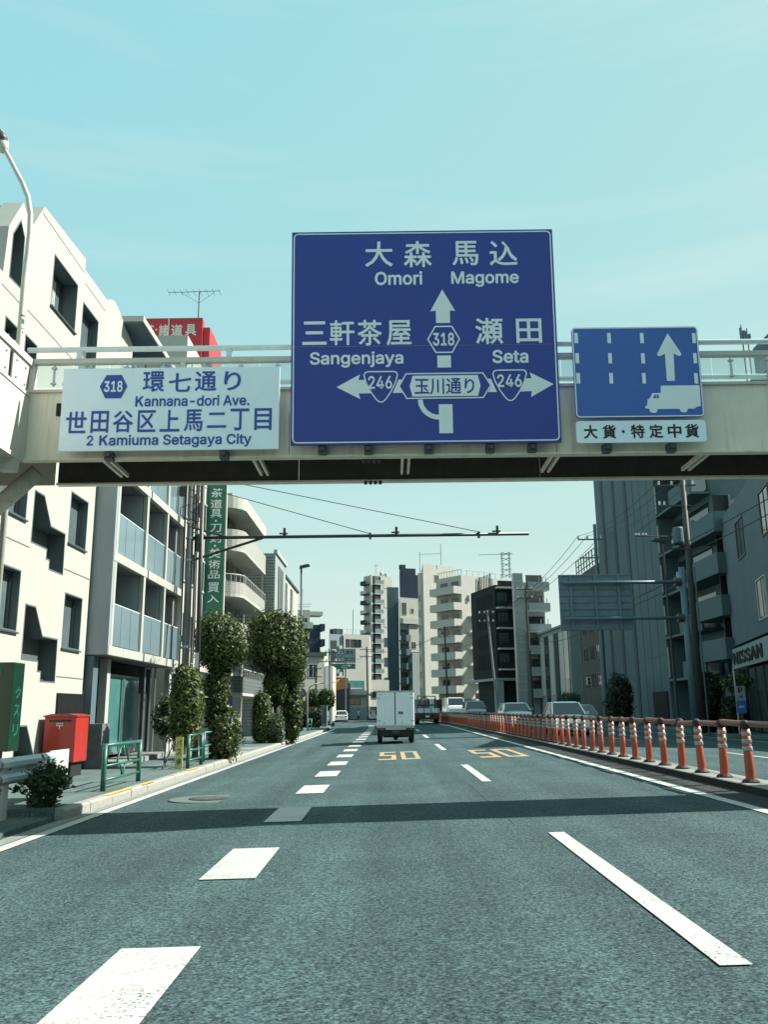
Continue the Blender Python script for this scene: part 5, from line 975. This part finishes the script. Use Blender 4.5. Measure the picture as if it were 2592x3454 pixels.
for x, w in ((14.2, .12), (14.38, .12), (14.55, .1)): MB().box(x, x+w, 41.7, 41.8, 7.2, 7.75).build('meter_box', 'frame_white' if x < 14.5 else 'dark_metal', up_)
MB().tube([(15.1, 41.85, .1), (15.12, 41.85, 8)], .04, 6).build('conduit', 'pole_bluegrey', up_)
p2 = root('utility_pole', 'far dark utility pole rising behind the gantry sign', 'pole', (17.2, 70, .06))
MB().tube([(17.2, 70, .06), (17.3, 70, 16.2)], .19, 10, .13).build('pole', 'pole_bluegrey', p2)
for z, x0, x1 in ((14.85, 15.8, 17.9), (13.3, 15.9, 17.5)): MB().box(x0, x1, 69.85, 69.95, z, z+.1).build('crossarm', 'pole_bluegrey', p2)
for x in (15.85, 16.6, 17.75): MB().lathe([(.04, 0), (.08, .05), (.08, .25), (0, .3)], (x, 69.9, 14.95), 8).build('insulator', 'porcelain', p2)
for i, (a, b) in enumerate(((13.75, 15.85), (14.4, 16.6), (15.45, 17.75))): cable('upper wire running from the transformer pole back to the far pole, wire %s' % ('nearest the road', 'in the middle', 'nearest the wall')[i], [(a, 41.93, 12.42), (b, 69.9, 15.2)], .5)
for i, z in enumerate((7.9, 7.5)): cable(('higher' if i == 0 else 'lower')+' thick cable sagging from the transformer pole along the office block', [(14.8, 42, z), (17.2, 70, z+1.6)], .5, .03)
for i, z in enumerate((9.3, 8.7)): cable(('upper' if i == 0 else 'lower')+' cable running from the transformer pole to the right frame edge', [(14.95, 42, z), (15.6, 14, z+1)], .35, .022)
for i, x in enumerate((15.85, 16.6, 17.75)): cable('wire descending from the far pole to the distant crooked pole, %s' % ('roadside wire', 'centre wire', 'wall side wire')[i], [(x, 69.9, 15.2), (13.0+.3*i, 100, 12.4)], .8, .022)
lr = root('street_lamp', 'slim dark street lamp in front of the office block', 'street lamp', (14.4, 44, .06))
MB().tube([(14.4, 44, .06), (14.37, 44, 9.65)], .075, 8, .05).build('pole', 'pole_black', lr); MB().prism([(13.8, 9.75), (14.5, 9.62), (14.55, 9.7), (14.3, 9.82), (13.95, 9.86)], 'y', 43.85, 44.15).build('lamp_head', 'pole_black', lr)

# ------------------------------------------------------------------ right side, further off
def skew(W, D, th, z1, z0=.06, x0=0.): t = R_(th); return MB().prism([(x0, 0), (x0+W, 0), (x0+W+D*math.sin(t), D*math.cos(t)), (x0+D*math.sin(t), D*math.cos(t))], 'z', z0, z1)
def grid(par, face, c, us, zs, w, h, **k):
    for u in us:
        for z in zs: wbox(par, face, u, u+w, z, z+h, c, **k)
bb = root('brown_building', 'dark brown building with a lattice frame on its roof behind the gantry sign', 'building', (18.3, 74, .0))
LB(MB().box(0, 9, 0, 8.2, .06, 13.6), 'wall', 'wall_brown', bb); grid(bb, '-x', 0, (1, 3.2, 5.6), (3.0, 5.4, 7.8, 10.2), 1.4, 1.3, frame='window_frame_dark')
lat = MB()
for k in range(8): lat.tube([(-.1, .2+k*1.1, 13.6), (-.1, .2+k*1.1, 15.0)], .05, 4)
for z in (13.9, 14.4, 15.0): lat.tube([(-.1, .2, z), (-.1, 7.9, z)], .05, 4)
for k in range(9): lat.tube([(0, -.1, 13.6+.0), (0, -.1, 14.9)], .05, 4) if k == 0 else lat.tube([(k*.35, -.1, 13.6), (k*.35, -.1, 14.8)], .04, 4)
for z in (14.1, 14.8): lat.tube([(0, -.1, z), (2.9, -.1, z)], .04, 4)
LB(lat, 'lattice_frame', 'dark_metal', bb)
pw_ = root('panel_building', 'low pale building with tall white panels between dark window strips', 'building', (17.6, 84, 0), R_(4))
LB(MB().box(0, 8, 0, 17, .06, 9.2), 'wall', 'wall_far_grey', pw_)
for y in (0.4, 4.2, 8.2, 12.2): LB(MB().box(-.08, -.004, y, y+1.5, .6, 8.8), 'window_strip', 'glass_dark', pw_); LB(MB().box(-.1, -.004, y+1.7, y+3.3, 2.6, 8.7), 'panel', 'frame_white', pw_)
for z in (3.0, 5.4, 7.6): wbox(pw_, '-y', 1.0, 2.4, z, z+1.3, 0)
LB(MB().box(-.3, 8.1, -.2, 17.1, 9.2, 9.4), 'coping', 'wall_far_grey', pw_)
ti = root('tiled_tower_building', 'narrow light tiled building with small projecting balconies beyond the gantry sign', 'building', (14.3, 96, 0), R_(10))
LB(skew(3.5, 7, 18.5, 15.2), 'wall', 'tile_pale', ti).location.y = .3; LB(MB().box(-.15, .95, 0, .6, .06, 16.2), 'corner_pier', 'tile_pale', ti)  # light grey tile, the wall's own colour
for k in range(18): LB(MB().box(-.2, 1.0, -.05, .0, .6+k*.86, .68+k*.86), 'ledge', 'frame_white', ti)
for k in range(6):
    z = 2.4+2.35*k; b = LB(MB().box(1.2, 3.7, -1.0, .3, z, z+.15), 'balcony', 'frame_white', ti); LB(MB().box(1.2, 3.7, -1.0, -.92, z+.15, z+.95).box(3.62, 3.7, -.92, .3, z+.15, z+.95), 'parapet', 'tile_pale', b)
    LB(MB().box(1.4, 3.3, .26, .296, z+.2, z+1.9), 'balcony_door', 'glass_dark', ti)
    for x in (2.5, 2.9, 3.3): LB(MB().box(x, x+.08, -.96, -.9, z+.95, z+1.5), 'screen_bar', 'frame_white', b)
dk = root('dark_apartment_building', 'black apartment building with pale balcony edges, middle right', 'building', (12.6, 101, 0), R_(15))
LB(MB().box(0, 3.0, 0, 8, 4.6, 15.6), 'wall', 'wall_far_dark', dk); LB(MB().box(.6, 3.0, 1.0, 8, .06, 4.6), 'ground_floor', 'interior_dark', dk); LB(MB().box(-.2, .65, -.1, .75, .06, 4.6), 'column', 'wall_far_grey', dk); LB(MB().box(-.3, 3.1, -.2, 8, 4.45, 4.75), 'floor_slab', 'wall_far_grey', dk); LB(MB().box(.7, 3, .3, 1.0, .06, 1.9), 'garden_wall', 'wall_far_grey', dk)
for k in range(5):
    z = 5.6+2.38*k
    if k < 5: b = LB(MB().box(.1, 2.9, -.75, .0, z, z+.2), 'balcony', 'frame_white', dk)
    LB(MB().box(.15, 2.85, -.7, -.66, z+.2, z+.9), 'parapet', 'wall_far_dark', b)
    if k < 4: wbox(dk, '-y', .4, 1.5, z+.35, z+1.95, 0.0, frame='wall_blue_grey')
    for j in range(10): LB(MB().box(-.06, -.004, 1.0+j*.55, 1.15+j*.55, z+.3, z+2.0), 'fin', 'corrugated', dk)
wbx = root('white_balcony_building', 'white apartment building with long white balconies and roof railing, right of centre', 'building', (10.4, 121, 0), R_(38))
LB(MB().box(0, 10.9, 0, 5.4, .06, 19.9), 'wall', 'wall_cream', wbx)
rl = MB().tube([(0, 0, 20.7), (9.3, 0, 20.7)], .05, 4).tube([(0, 0, 20.7), (0, 5.3, 20.7)], .05, 4)
for k in range(9): rl.tube([(k*1.15, 0, 19.9), (k*1.15, 0, 20.7)], .04, 4).tube([(0, k*.6, 19.9), (0, k*.6, 20.7)], .04, 4)
LB(rl, 'roof_railing', 'frame_white', wbx); wbox(wbx, '-y', 2.3, 4.2, 16.3, 17.2, 0); LB(MB().box(1.2, 1.6, -.3, 0, 16.4, 17.1), 'vent_hood', 'frame_white', wbx)
for k in range(7):
    z = 3.4+2.3*k; b = LB(MB().box(-1.5, 0, .0, 5.2, z, z+.16), 'balcony', 'frame_white', wbx); LB(MB().box(-1.5, -1.38, .0, 5.2, z+.16, z+1.05).box(-1.38, 0, 0, .12, z+.16, z+1.05), 'parapet', 'wall_cream', b)
    for y in (.6, 2.9): LB(MB().box(-.05, -.004, y, y+1.5, z+.2, z+1.9), 'balcony_door', 'glass_dark', wbx)
    if k < 6: b2 = LB(MB().box(1.0, 3.4, -1.2, 0, z-1.0, z-.8), 'balcony', 'frame_white', wbx); LB(MB().box(1.0, 3.4, -1.2, -1.1, z-.8, z), 'parapet', 'wall_far_dark', b2)
LB(MB().box(-1.6, 3, -.2, 8, .1, 2.6), 'shop_front', 'interior_dark', wbx)
def mast(label, loc, h, arms=(), group='slim masts on the roofs'):
    a = root('roof_mast', label, 'mast', loc, 0, group); LB(MB().tube([(0, 0, 0), (0, 0, h)], .05, 5), 'pole', 'pole_bluegrey', a)
    for z, x0, x1 in arms: LB(MB().tube([(x0, 0, z), (x1, 0, z+.05)], .04, 4), 'arm', 'pole_bluegrey', a)
    return a
lt_ = root('lattice_mast', 'lattice aerial tower on the roof of the white balcony building', 'mast', (16.8, 124, 19.9)); tw = MB()
for a, b in ((0, 0), (1.1, 0), (1.1, 1.1), (0, 1.1)): tw.tube([(a, b, 0), (a, b, 3.8)], .05, 4)
for k in range(5): tw.tube([(0, 0, k*.8), (1.1, 0, k*.8+.6)], .035, 4).tube([(1.1, 0, k*.8), (0, 0, k*.8+.6)], .035, 4).tube([(-.3, 0, k*.8+.4), (1.4, 0, k*.8+.4)], .03, 4)
LB(tw, 'lattice', 'pole_bluegrey', lt_); LB(MB().tube([(-3.4, 0, 3.4), (1.6, 0, 3.5)], .04, 4), 'boom', 'pole_bluegrey', lt_)
wt_ = root('white_tower_block', 'tall blank cream tower block with one small window near the top', 'building', (5.85, 141, 0), R_(38))
LB(skew(6.9, 8, 38, 25.0), 'wall', 'wall_cream', wt_); wbox(wt_, '-y', 2.4, 3.5, 22.0, 23.3, 0, frame='frame_white'); LB(MB().box(-.35, -.01, .3, 1.0, .06, 23.4), 'stair_wing', 'wall_cream', wt_)
grid(wt_, '-x', -.35, (.4,), (3.5, 6.0, 8.5, 11.0, 13.5, 16, 18.5), .5, 1.3)
mast('slim roof mast with crossbar on the cream tower block', (5.4, 143, 23.5), 3.8, ((3.4, 0, 3.6), (1.2, 1, 3)))
mast('tall bare roof mast at the right of the cream tower block', (9.0, 143, 25), 3.6)
gs_ = root('grey_slab_building', 'grey slab building with dark blank end wall behind the box truck', 'building', (-.25, 156, 0), R_(14))
LB(skew(2.2, 9, 14, 23.2), 'wall', 'wall_blue_grey', gs_)
mx_ = root('mixed_balcony_building', 'narrow building with white upper floors and rounded grey balconies below', 'building', (2.0, 152, 0), R_(34))
LB(skew(4.3, 7, 34, 20.8), 'wall', 'wall_far_grey', mx_); LB(MB().box(-.1, 4.4, -.25, .0, 17.0, 20.5), 'upper_front', 'stucco_white', mx_); LB(MB().box(-.2, 4.4, -.7, -.26, 16.1, 17.1), 'white_band', 'stucco_white', mx_); LB(MB().box(1.8, 4.4, -.3, -.004, 11.2, 16.0), 'white_front', 'stucco_white', mx_)
for z in (18.0,): wbox(mx_, '-y', .3, 1.3, z-.4, z+1.9, -.26); wbox(mx_, '-y', 2.2, 2.9, z, z+.9, -.26)
for k in range(5):
    z = 3.2+2.45*k; b = LB(MB().box(-.4, 1.7, -.9, 0, z, z+.15), 'balcony', 'wall_blue_grey', mx_); LB(MB().box(-.4, 1.7, -.9, -.8, z+.15, z+1.1), 'parapet', 'wall_blue_grey', b); LB(MB().box(.1, 1.5, -.05, -.004, z+1.1, z+2.1), 'window', 'glass_dark', mx_)
LB(MB().box(1.75, 3.6, -1.2, -.01, .06, 11.0), 'stair_block', 'wall_far_grey', mx_); wbox(mx_, '-y', 2.2, 3.2, 11.7, 13.0, -.3)
nv = root('navy_roof_building', 'dark navy stepped tower top showing above the mixed balcony building', 'building', (2.4, 172, 0), R_(18))
LB(skew(3.4, 7, 18, 29.3), 'wall', 'wall_navy', nv); LB(skew(1.9, 7, 18, 28.0, x0=3.42), 'lower_wall', 'wall_navy', nv); LB(MB().box(1.6, 5.4, .3, .5, 27.0, 27.8), 'balcony', 'frame_white', nv); LB(MB().box(3.4, 5.2, .4, .5, 22, 26), 'window_strip', 'glass_dark', nv); LB(MB().box(.5, 1.6, 1, 2, 29.3, 30.2), 'vent', 'wall_navy', nv)
tw_ = root('tall_apartment_tower', 'tallest slim apartment tower with stacked glass balconies in the distance', 'building', (-4.0, 206, 0), R_(36))
LB(MB().box(0, 6.0, 0, 3.4, .06, 33.2), 'wall', 'wall_cream', tw_); LB(skew(6.0, 8, 36, 32.0), 'rear_wall', 'wall_cream', tw_).location.y = 3.41; LB(MB().box(.05, 2.65, -.05, -.004, 2, 33.0), 'dark_bay', 'wall_far_dark', tw_); LB(MB().box(-.35, .05, -.3, .2, .06, 33.2), 'corner_rib', 'frame_white', tw_)
for k in range(13):
    z = 2.5+2.36*k; b = LB(MB().box(.15, 2.7, -1.2, 0, z, z+.16), 'balcony', 'frame_white', tw_); LB(MB().box(.15, 2.7, -1.2, -1.14, z+.2, z+1.1), 'glass_parapet', 'balcony_glass', b); wbox(tw_, '-y', .9, 1.9, z+.3, z+2.0, -.05)
    b = LB(MB().box(-1.2, 0, .8, 3.2, z, z+.2), 'balcony', 'wall_navy', tw_); LB(MB().box(-1.2, -1.1, .8, 3.2, z+.2, z+1.0), 'parapet', 'frame_white' if k % 2 else 'wall_navy', b)
for k in range(7): LB(MB().box(3.6, 6.05, -.08, -.004, 2+4.7*k, 4.1+4.7*k), 'panel', 'wall_navy' if k < 4 else 'wall_cream', tw_)
mast('thin aerial on the tallest apartment tower', (-3.0, 208, 33.2), 3.0, ((2.6, -.5, .9),)); 
vt = root('water_tank', 'white water tanks on the roof of the tallest apartment tower', 'tank', (-1.6, 209, 33.2)); LB(MB().lathe([(0, 0), (.5, 0), (.5, .9), (.3, 1.2), (0, 1.3)], (0, 0, 0), 10), 'tank', 'frame_white', vt); LB(MB().lathe([(0, 0), (.45, 0), (.45, .7), (0, 1.0)], (1.1, 0, 0), 10), 'tank', 'frame_white', vt)

# ------------------------------------------------------------------ far end of the road, left of centre
na = root('navy_apartment_building', 'navy and white apartment house with stepped balconies above the left trees', 'building', (-15.2, 131, 0), R_(16))
LB(MB().box(-4, 3.2, 0, 9, .06, 16.4), 'wall', 'stucco_white', na); LB(MB().box(3.2, 5.0, .6, 9, .06, 14.2), 'side_wing', 'wall_navy', na); LB(MB().box(2.9, 5.3, .2, 3, 15.6, 16.2), 'roof_canopy', 'frame_white', na)
for k in range(5):
    z = 3.9+2.35*k; b = LB(MB().box(-3, 3.5, -1.2, 0, z, z+.15), 'balcony', 'wall_navy', na); LB(MB().box(-3, 3.5, -1.2, -1.1, z+.15, z+1.1), 'parapet', 'wall_navy' if k != 4 else 'frame_white', b); grid(na, '-y', 0, (.2, 1.7), (z+.3,), 1.2, 1.6)
    b = LB(MB().box(5.0, 5.7, .4, 3, z, z+1.05), 'balcony', 'wall_navy', na)
mast('short aerial cluster on the navy apartment house', (-13.4, 133, 16.4), 3.4, ((1.0, -1.2, 1.4), (.6, -1.2, 1.2)))
te = root('corner_office_building', 'white office building with wide window behind the green motorway sign', 'building', (-8.75, 126, 0), R_(34))
LB(skew(2.8, 8, 34, 14.6), 'stair_wing', 'wall_far_grey', te); LB(skew(5.5, 8, 34, 14.7, x0=2.81), 'wall', 'wall_cream', te).location.y = -.3
for u in (3.3, 4.3, 5.7): wbox(te, '-y', u, u+(.8 if u != 4.3 else 1.3), 12.4, 13.8, -.3, frame='wall_navy', mull=False)
for k in range(5): b = LB(MB().box(.3, 2.7, -.8, 0, 2.5+2.3*k, 2.7+2.3*k), 'balcony', 'frame_white', te); LB(MB().box(.4, 1.6, -.05, -.004, 2.8+2.3*k, 4.3+2.3*k), 'window', 'glass_dark', te); LB(MB().box(1.8, 2.4, -.6, -.1, 2.7+2.3*k, 3.4+2.3*k), 'air_conditioner', 'frame_white', te)
LB(MB().box(3.2, 7.1, -.34, -.304, 2.2, 6.6), 'shop_glazing', 'glass_teal', te); rr = MB()
for k in range(8): rr.tube([(.2+.9*k, .1, 14.7), (.2+.9*k, .1, 15.6)], .04, 4)
rr.tube([(.2, .1, 15.6), (6.6, .1, 15.6)], .04, 4); LB(rr, 'roof_railing', 'steel', te); LB(MB().box(2.5, 4.0, 2, 4, 14.7, 15.8), 'lift_house', 'wall_navy', te)
mast('tall thin mast on the white corner office building', (-5.3, 128, 12.3), 3.6)
ms = root('motorway_sign', 'green motorway direction boards with white turning arrow in the far distance', 'road sign', (-5.75, 115, .0), R_(6))
LB(MB().box(-1.55, 1.55, 0, .1, 7.9, 8.75), 'arrow_board', 'teal_sign', ms); LB(MB().box(-1.6, 1.6, 0, .1, 8.85, 11.1), 'name_board', 'wall_far_grey', ms); LB(MB().tube([(0, .2, -.3), (0, .2, 10.9)], .12, 8), 'pole', 'pole_bluegrey', ms)
for t_, rc in (('E1', (-1.2, 10.2, -.35, 10.8)), ('E83', (-1.5, 9.1, -.3, 9.7))): 
    LB(MB().box(rc[0]-.08, rc[2]+.08, -.02, 0, rc[1]-.1, rc[3]+.1), 'badge', 'wall_navy', ms); lettering(t_, rc, fyo(.03), 'mark_white', ms, .05, .01)
lettering('東名', (0, 10.2, 1.2, 10.85), fyo(.01), 'wall_navy', ms, .02, .01); lettering('第三京浜', (-.1, 9.1, 1.45, 9.7), fyo(.01), 'wall_navy', ms, .02, .01)
LB(MB().tube([(.2, -.03, 8.1), (-.5, -.03, 8.1), (-.62, -.03, 8.25), (-.5, -.03, 8.42), (.5, -.03, 8.42)], .07, 6).prism([(.4, 8.2), (.95, 8.42), (.4, 8.64)], 'y', -.06, -.01), 'arrow', 'mark_white', ms)
og = root('orange_building', 'low building with an orange side wall past the bend', 'building', (-8.1, 119, 0), R_(30))
LB(skew(3.5, 7, 30, 5.9), 'wall', 'wall_brown', og); LB(MB().add([(.2, -.03, 4.6), (3.35, -.03, 5.1), (3.35, -.03, 6.7), (2.6, -.03, 6.8), (.2, -.03, 6.1), (.2, .3, 4.6), (3.35, .3, 5.1), (3.35, .3, 6.7), (2.6, .3, 6.8), (.2, .3, 6.1)], [(0, 1, 2, 3, 4), (9, 8, 7, 6, 5), (0, 5, 6, 1), (1, 6, 7, 2), (2, 7, 8, 3), (3, 8, 9, 4), (4, 9, 5, 0)]), 'orange_fascia', 'wall_orange', og)
hs = root('tiled_roof_house', 'white low house with grey tiled roof at the end of the road', 'house', (-7.45, 122, 0), R_(34))
LB(skew(6.4, 7, 34, 4.0), 'wall', 'stucco_white', hs); LB(MB().prism([(-.5, 3.9), (-.5, 4.1), (2.6, 5.3), (5.6, 4.2), (5.6, 3.9)], 'x', .3, 6.7), 'roof', 'roof_tile', hs); wbox(hs, '-y', 2.6, 4.8, 2.4, 3.5, 0, frame='window_frame_dark'); LB(MB().box(1.8, 6.2, -.6, -.3, .06, 1.9), 'garden_wall', 'wall_far_grey', hs)
ws = root('white_warehouse', 'long white warehouse wall between the tiled house and the grey slab', 'building', (-5.85, 131, 0), R_(34))
LB(skew(8.4, 8, 34, 6.9), 'wall', 'stucco_white', ws); LB(MB().prism([(-.6, 4.7), (3, 6.4), (3, 4.7)], 'x', 5.0, 7.4), 'side_roof', 'wall_brown', ws); wbox(ws, '-y', 1.4, 2.2, 4.2, 5.0, 0); wbox(ws, '-y', 3.6, 5.6, 3.6, 4.8, 0)
pk = root('cream_shop_building', 'cream low building behind the wire poles left of the bend', 'building', (-9.6, 101, 0), R_(26))
LB(skew(6.2, 7, 26, 7.7, x0=-4), 'wall', 'wall_cream', pk); LB(skew(1.0, 6, 26, 6.4, x0=2.3), 'side_wing', 'wall_cream', pk); LB(MB().box(-4, 2.4, -.3, 0, 7.5, 7.9), 'coping', 'window_frame_dark', pk); wbox(pk, '-y', .2, 1.4, 5.0, 6.6, 0); wbox(pk, '-y', -1.6, -.4, 5.0, 6.6, 0); LB(MB().box(-4, 2.1, -.5, -.01, .06, 2.4), 'shop_front', 'interior_dark', pk)
for o_ in (te, ms, og, hs, ws): o_.scale = (.835,)*3
# far poles
for nm, lab, x, y, h, mat in (('utility_pole', 'dark distant utility pole left of the box truck', -2.85, 111, 9.2, 'wall_brown'), ('utility_pole', 'pale grey pole by the small round trees', -5.85, 85, 7.2, 'pole_concrete'), ('utility_pole', 'leaning pole with insulators before the black apartment building', 10.6, 92, 11.6, 'pole_concrete'), ('utility_pole', 'thick dark pole before the narrow tiled building', 14.2, 88, 13.6, 'wall_brown'), ('utility_pole', 'dark pole beside the white balcony building', 6.9, 106, 11.2, 'wall_brown'), ('utility_pole', 'small dark pole in front of the cream shop', -8.2, 97, 6.2, 'wall_brown')):
    p = root(nm, lab, 'pole', (x, y, .0), 0, 'utility poles'); ln = .8 if 'leaning' in lab else .15
    LB(MB().tube([(ln, 0, 0), (0, 0, h)], .17 if 'thick' in lab else .13, 8, .1), 'pole', mat, p)
    for dz in (.4, 1.3):
        LB(MB().box(-.9, .7, -.1, 0, h-dz, h-dz+.08), 'crossarm', 'dark_metal', p)
        for xx in (-.85, -.3, .6): LB(MB().lathe([(0, 0), (.06, .02), (.06, .18), (0, .22)], (xx, -.05, h-dz+.08), 6), 'insulator', 'porcelain', p)
cable('long cable between the two dark poles in front of the far blocks', [(6.9, 106, 10.6), (-2.85, 111, 8.6)], .9, .03)
cable('cable from the thick dark pole to the leaning insulator pole', [(14.2, 88, 12.8), (10.6, 92, 11.2)], .3, .03)
cable('thin cable dipping from the pale grey pole across to the far dark pole', [(-5.85, 85, 6.8), (-2.85, 111, 8.2)], .7, .022)
cable('cable from the cream shop pole to the pale grey pole', [(-8.2, 97, 5.8), (-5.85, 85, 6.5)], .4, .022)
cable('drooping service cable along the black apartment building', [(10.6, 92, 9.6), (6.9, 106, 9.2)], 1.1, .025)
cable('low service cable along the pale panel building', [(14.2, 88, 8.4), (17.2, 70, 8.2)], 1.0, .025)
# greenery and small things on the right pavement
for (x, y, rx, rz, n, lab, mat) in ((15.9, 60.5, .95, 1.75, 1700, 'large dark rounded bush before the striped office wall', 'leaf_dark'), (15.9, 43.6, .75, 1.5, 1500, 'dark rounded bush at the foot of the gantry pole', 'leaf_dark'), (16.3, 41.5, .6, .8, 900, 'low dark bush in front of the showroom', 'leaf_dark'), (15.6, 76, 1.1, .8, 900, 'green hedge behind the oncoming cars', 'leaf_shrub')):
    z0 = .06 if rz > .9 else (.9 if 'hedge' in lab else .06); tree('rounded_bush', lab, 'bush', (x, y, .06), [(x, y, z0+rz*.95 if rz > .9 else z0+rz, rx, rx, rz, 2.5, 1)], n, .1, mat, [(x, y, .06), (x, y, rz+.3)], (), .06)
tree('leafy_tree', 'small light green leafy tree by the showroom sign band', 'tree', (16.1, 40.6, .06), [(16.1, 40.4, 2.35, .55, .5, .42, 2, 1)], 480, .1, 'leaf_hedge', [(16.1, 40.5, .06), (16.1, 40.4, 2.4)], [[(16.1, 40.5, 1.7), (15.7, 40.3, 2.4)], [(16.1, 40.5, 1.8), (16.5, 40.4, 2.5)]], .05)
sg = root('traffic_signal', 'small pedestrian signal head above the hedge on the right', 'traffic light', (15.1, 66, .06)); LB(MB().tube([(0, 0, 0), (0, 0, 3.6)], .05, 8), 'pole', 'pole_bluegrey', sg); LB(MB().box(-.18, .18, -.16, .1, 2.9, 3.5), 'signal_head', 'frame_white', sg); LB(MB().box(-.1, .1, -.18, -.165, 3.22, 3.42), 'lens', 'black', sg); LB(MB().box(-.1, .1, -.18, -.165, 2.96, 3.16), 'lens', 'black', sg)
# unseen buildings beside and behind the camera, added to dim the sky light
for nm, lab, x0, x1, y0, y1, h, mat, face in (('unseen_building', 'unseen grey building added beside the camera on the right, outside the frame', 17.6, 27, 8, 31, 6.4, 'wall_far_grey', '-x'), ('unseen_building', 'unseen dark building added behind the camera on the right, outside the frame', 17.2, 27, -45, 7, 12.5, 'wall_blue_grey', '-x'), ('unseen_building', 'unseen pale building added behind the camera on the left, outside the frame', -17, -7.4, -45, 8.7, 13, 'wall_far_grey', '+x')):
    b = root(nm, lab, 'building', ((x0+x1)/2, y0, 0)); MB().box(x0, x1, y0, y1, .05, h).build('wall', mat, b); c = (x0 if face == '-x' else x1)-(x0+x1)/2
    y = 1.5
    while y < y1-y0-2.5:
        for z in [q for q in (1.0, 3.6, 6.2, 8.8) if q+2 < h]: wbox(b, face, y, y+1.8, z, z+1.4, c)
        y += 3.2
dt = root('dark_roof_tower', 'dark roof corner of a tower showing above the bridge handrail at far right', 'building', (42, 75, 0))
MB().box(37.0, 48, 68, 80.5, .0, 36.3).build('wall', 'wall_blue_grey', dt); MB().box(37.0, 48, 80.51, 88, .0, 33.5).build('rear_wing', 'wall_blue_grey', dt)
for z in range(6, 34, 3): MB().box(36.93, 36.995, 69, 79.5, z, z+1.4).build('window_strip', 'glass_dark', dt)
for x, h, lab in ((37.0, 6.6, 'thick mast with aerial boxes above the bridge handrail, right'), (37.55, 6.2, 'thinner mast beside the aerial boxes above the bridge handrail')):
    a = root('roof_mast', lab, 'mast', (x+.2, 83, 33.5), 0, 'slim masts on the roofs'); LB(MB().tube([(0, 0, 0), (0, 0, h)], .07, 6), 'pole', 'pole_bluegrey', a); LB(MB().box(-.25, -.05, -.2, .0, h-1.6, h-.4).box(.08, .26, -.2, 0, h-1.8, h-.7), 'aerial_box', 'pole_bluegrey', a)
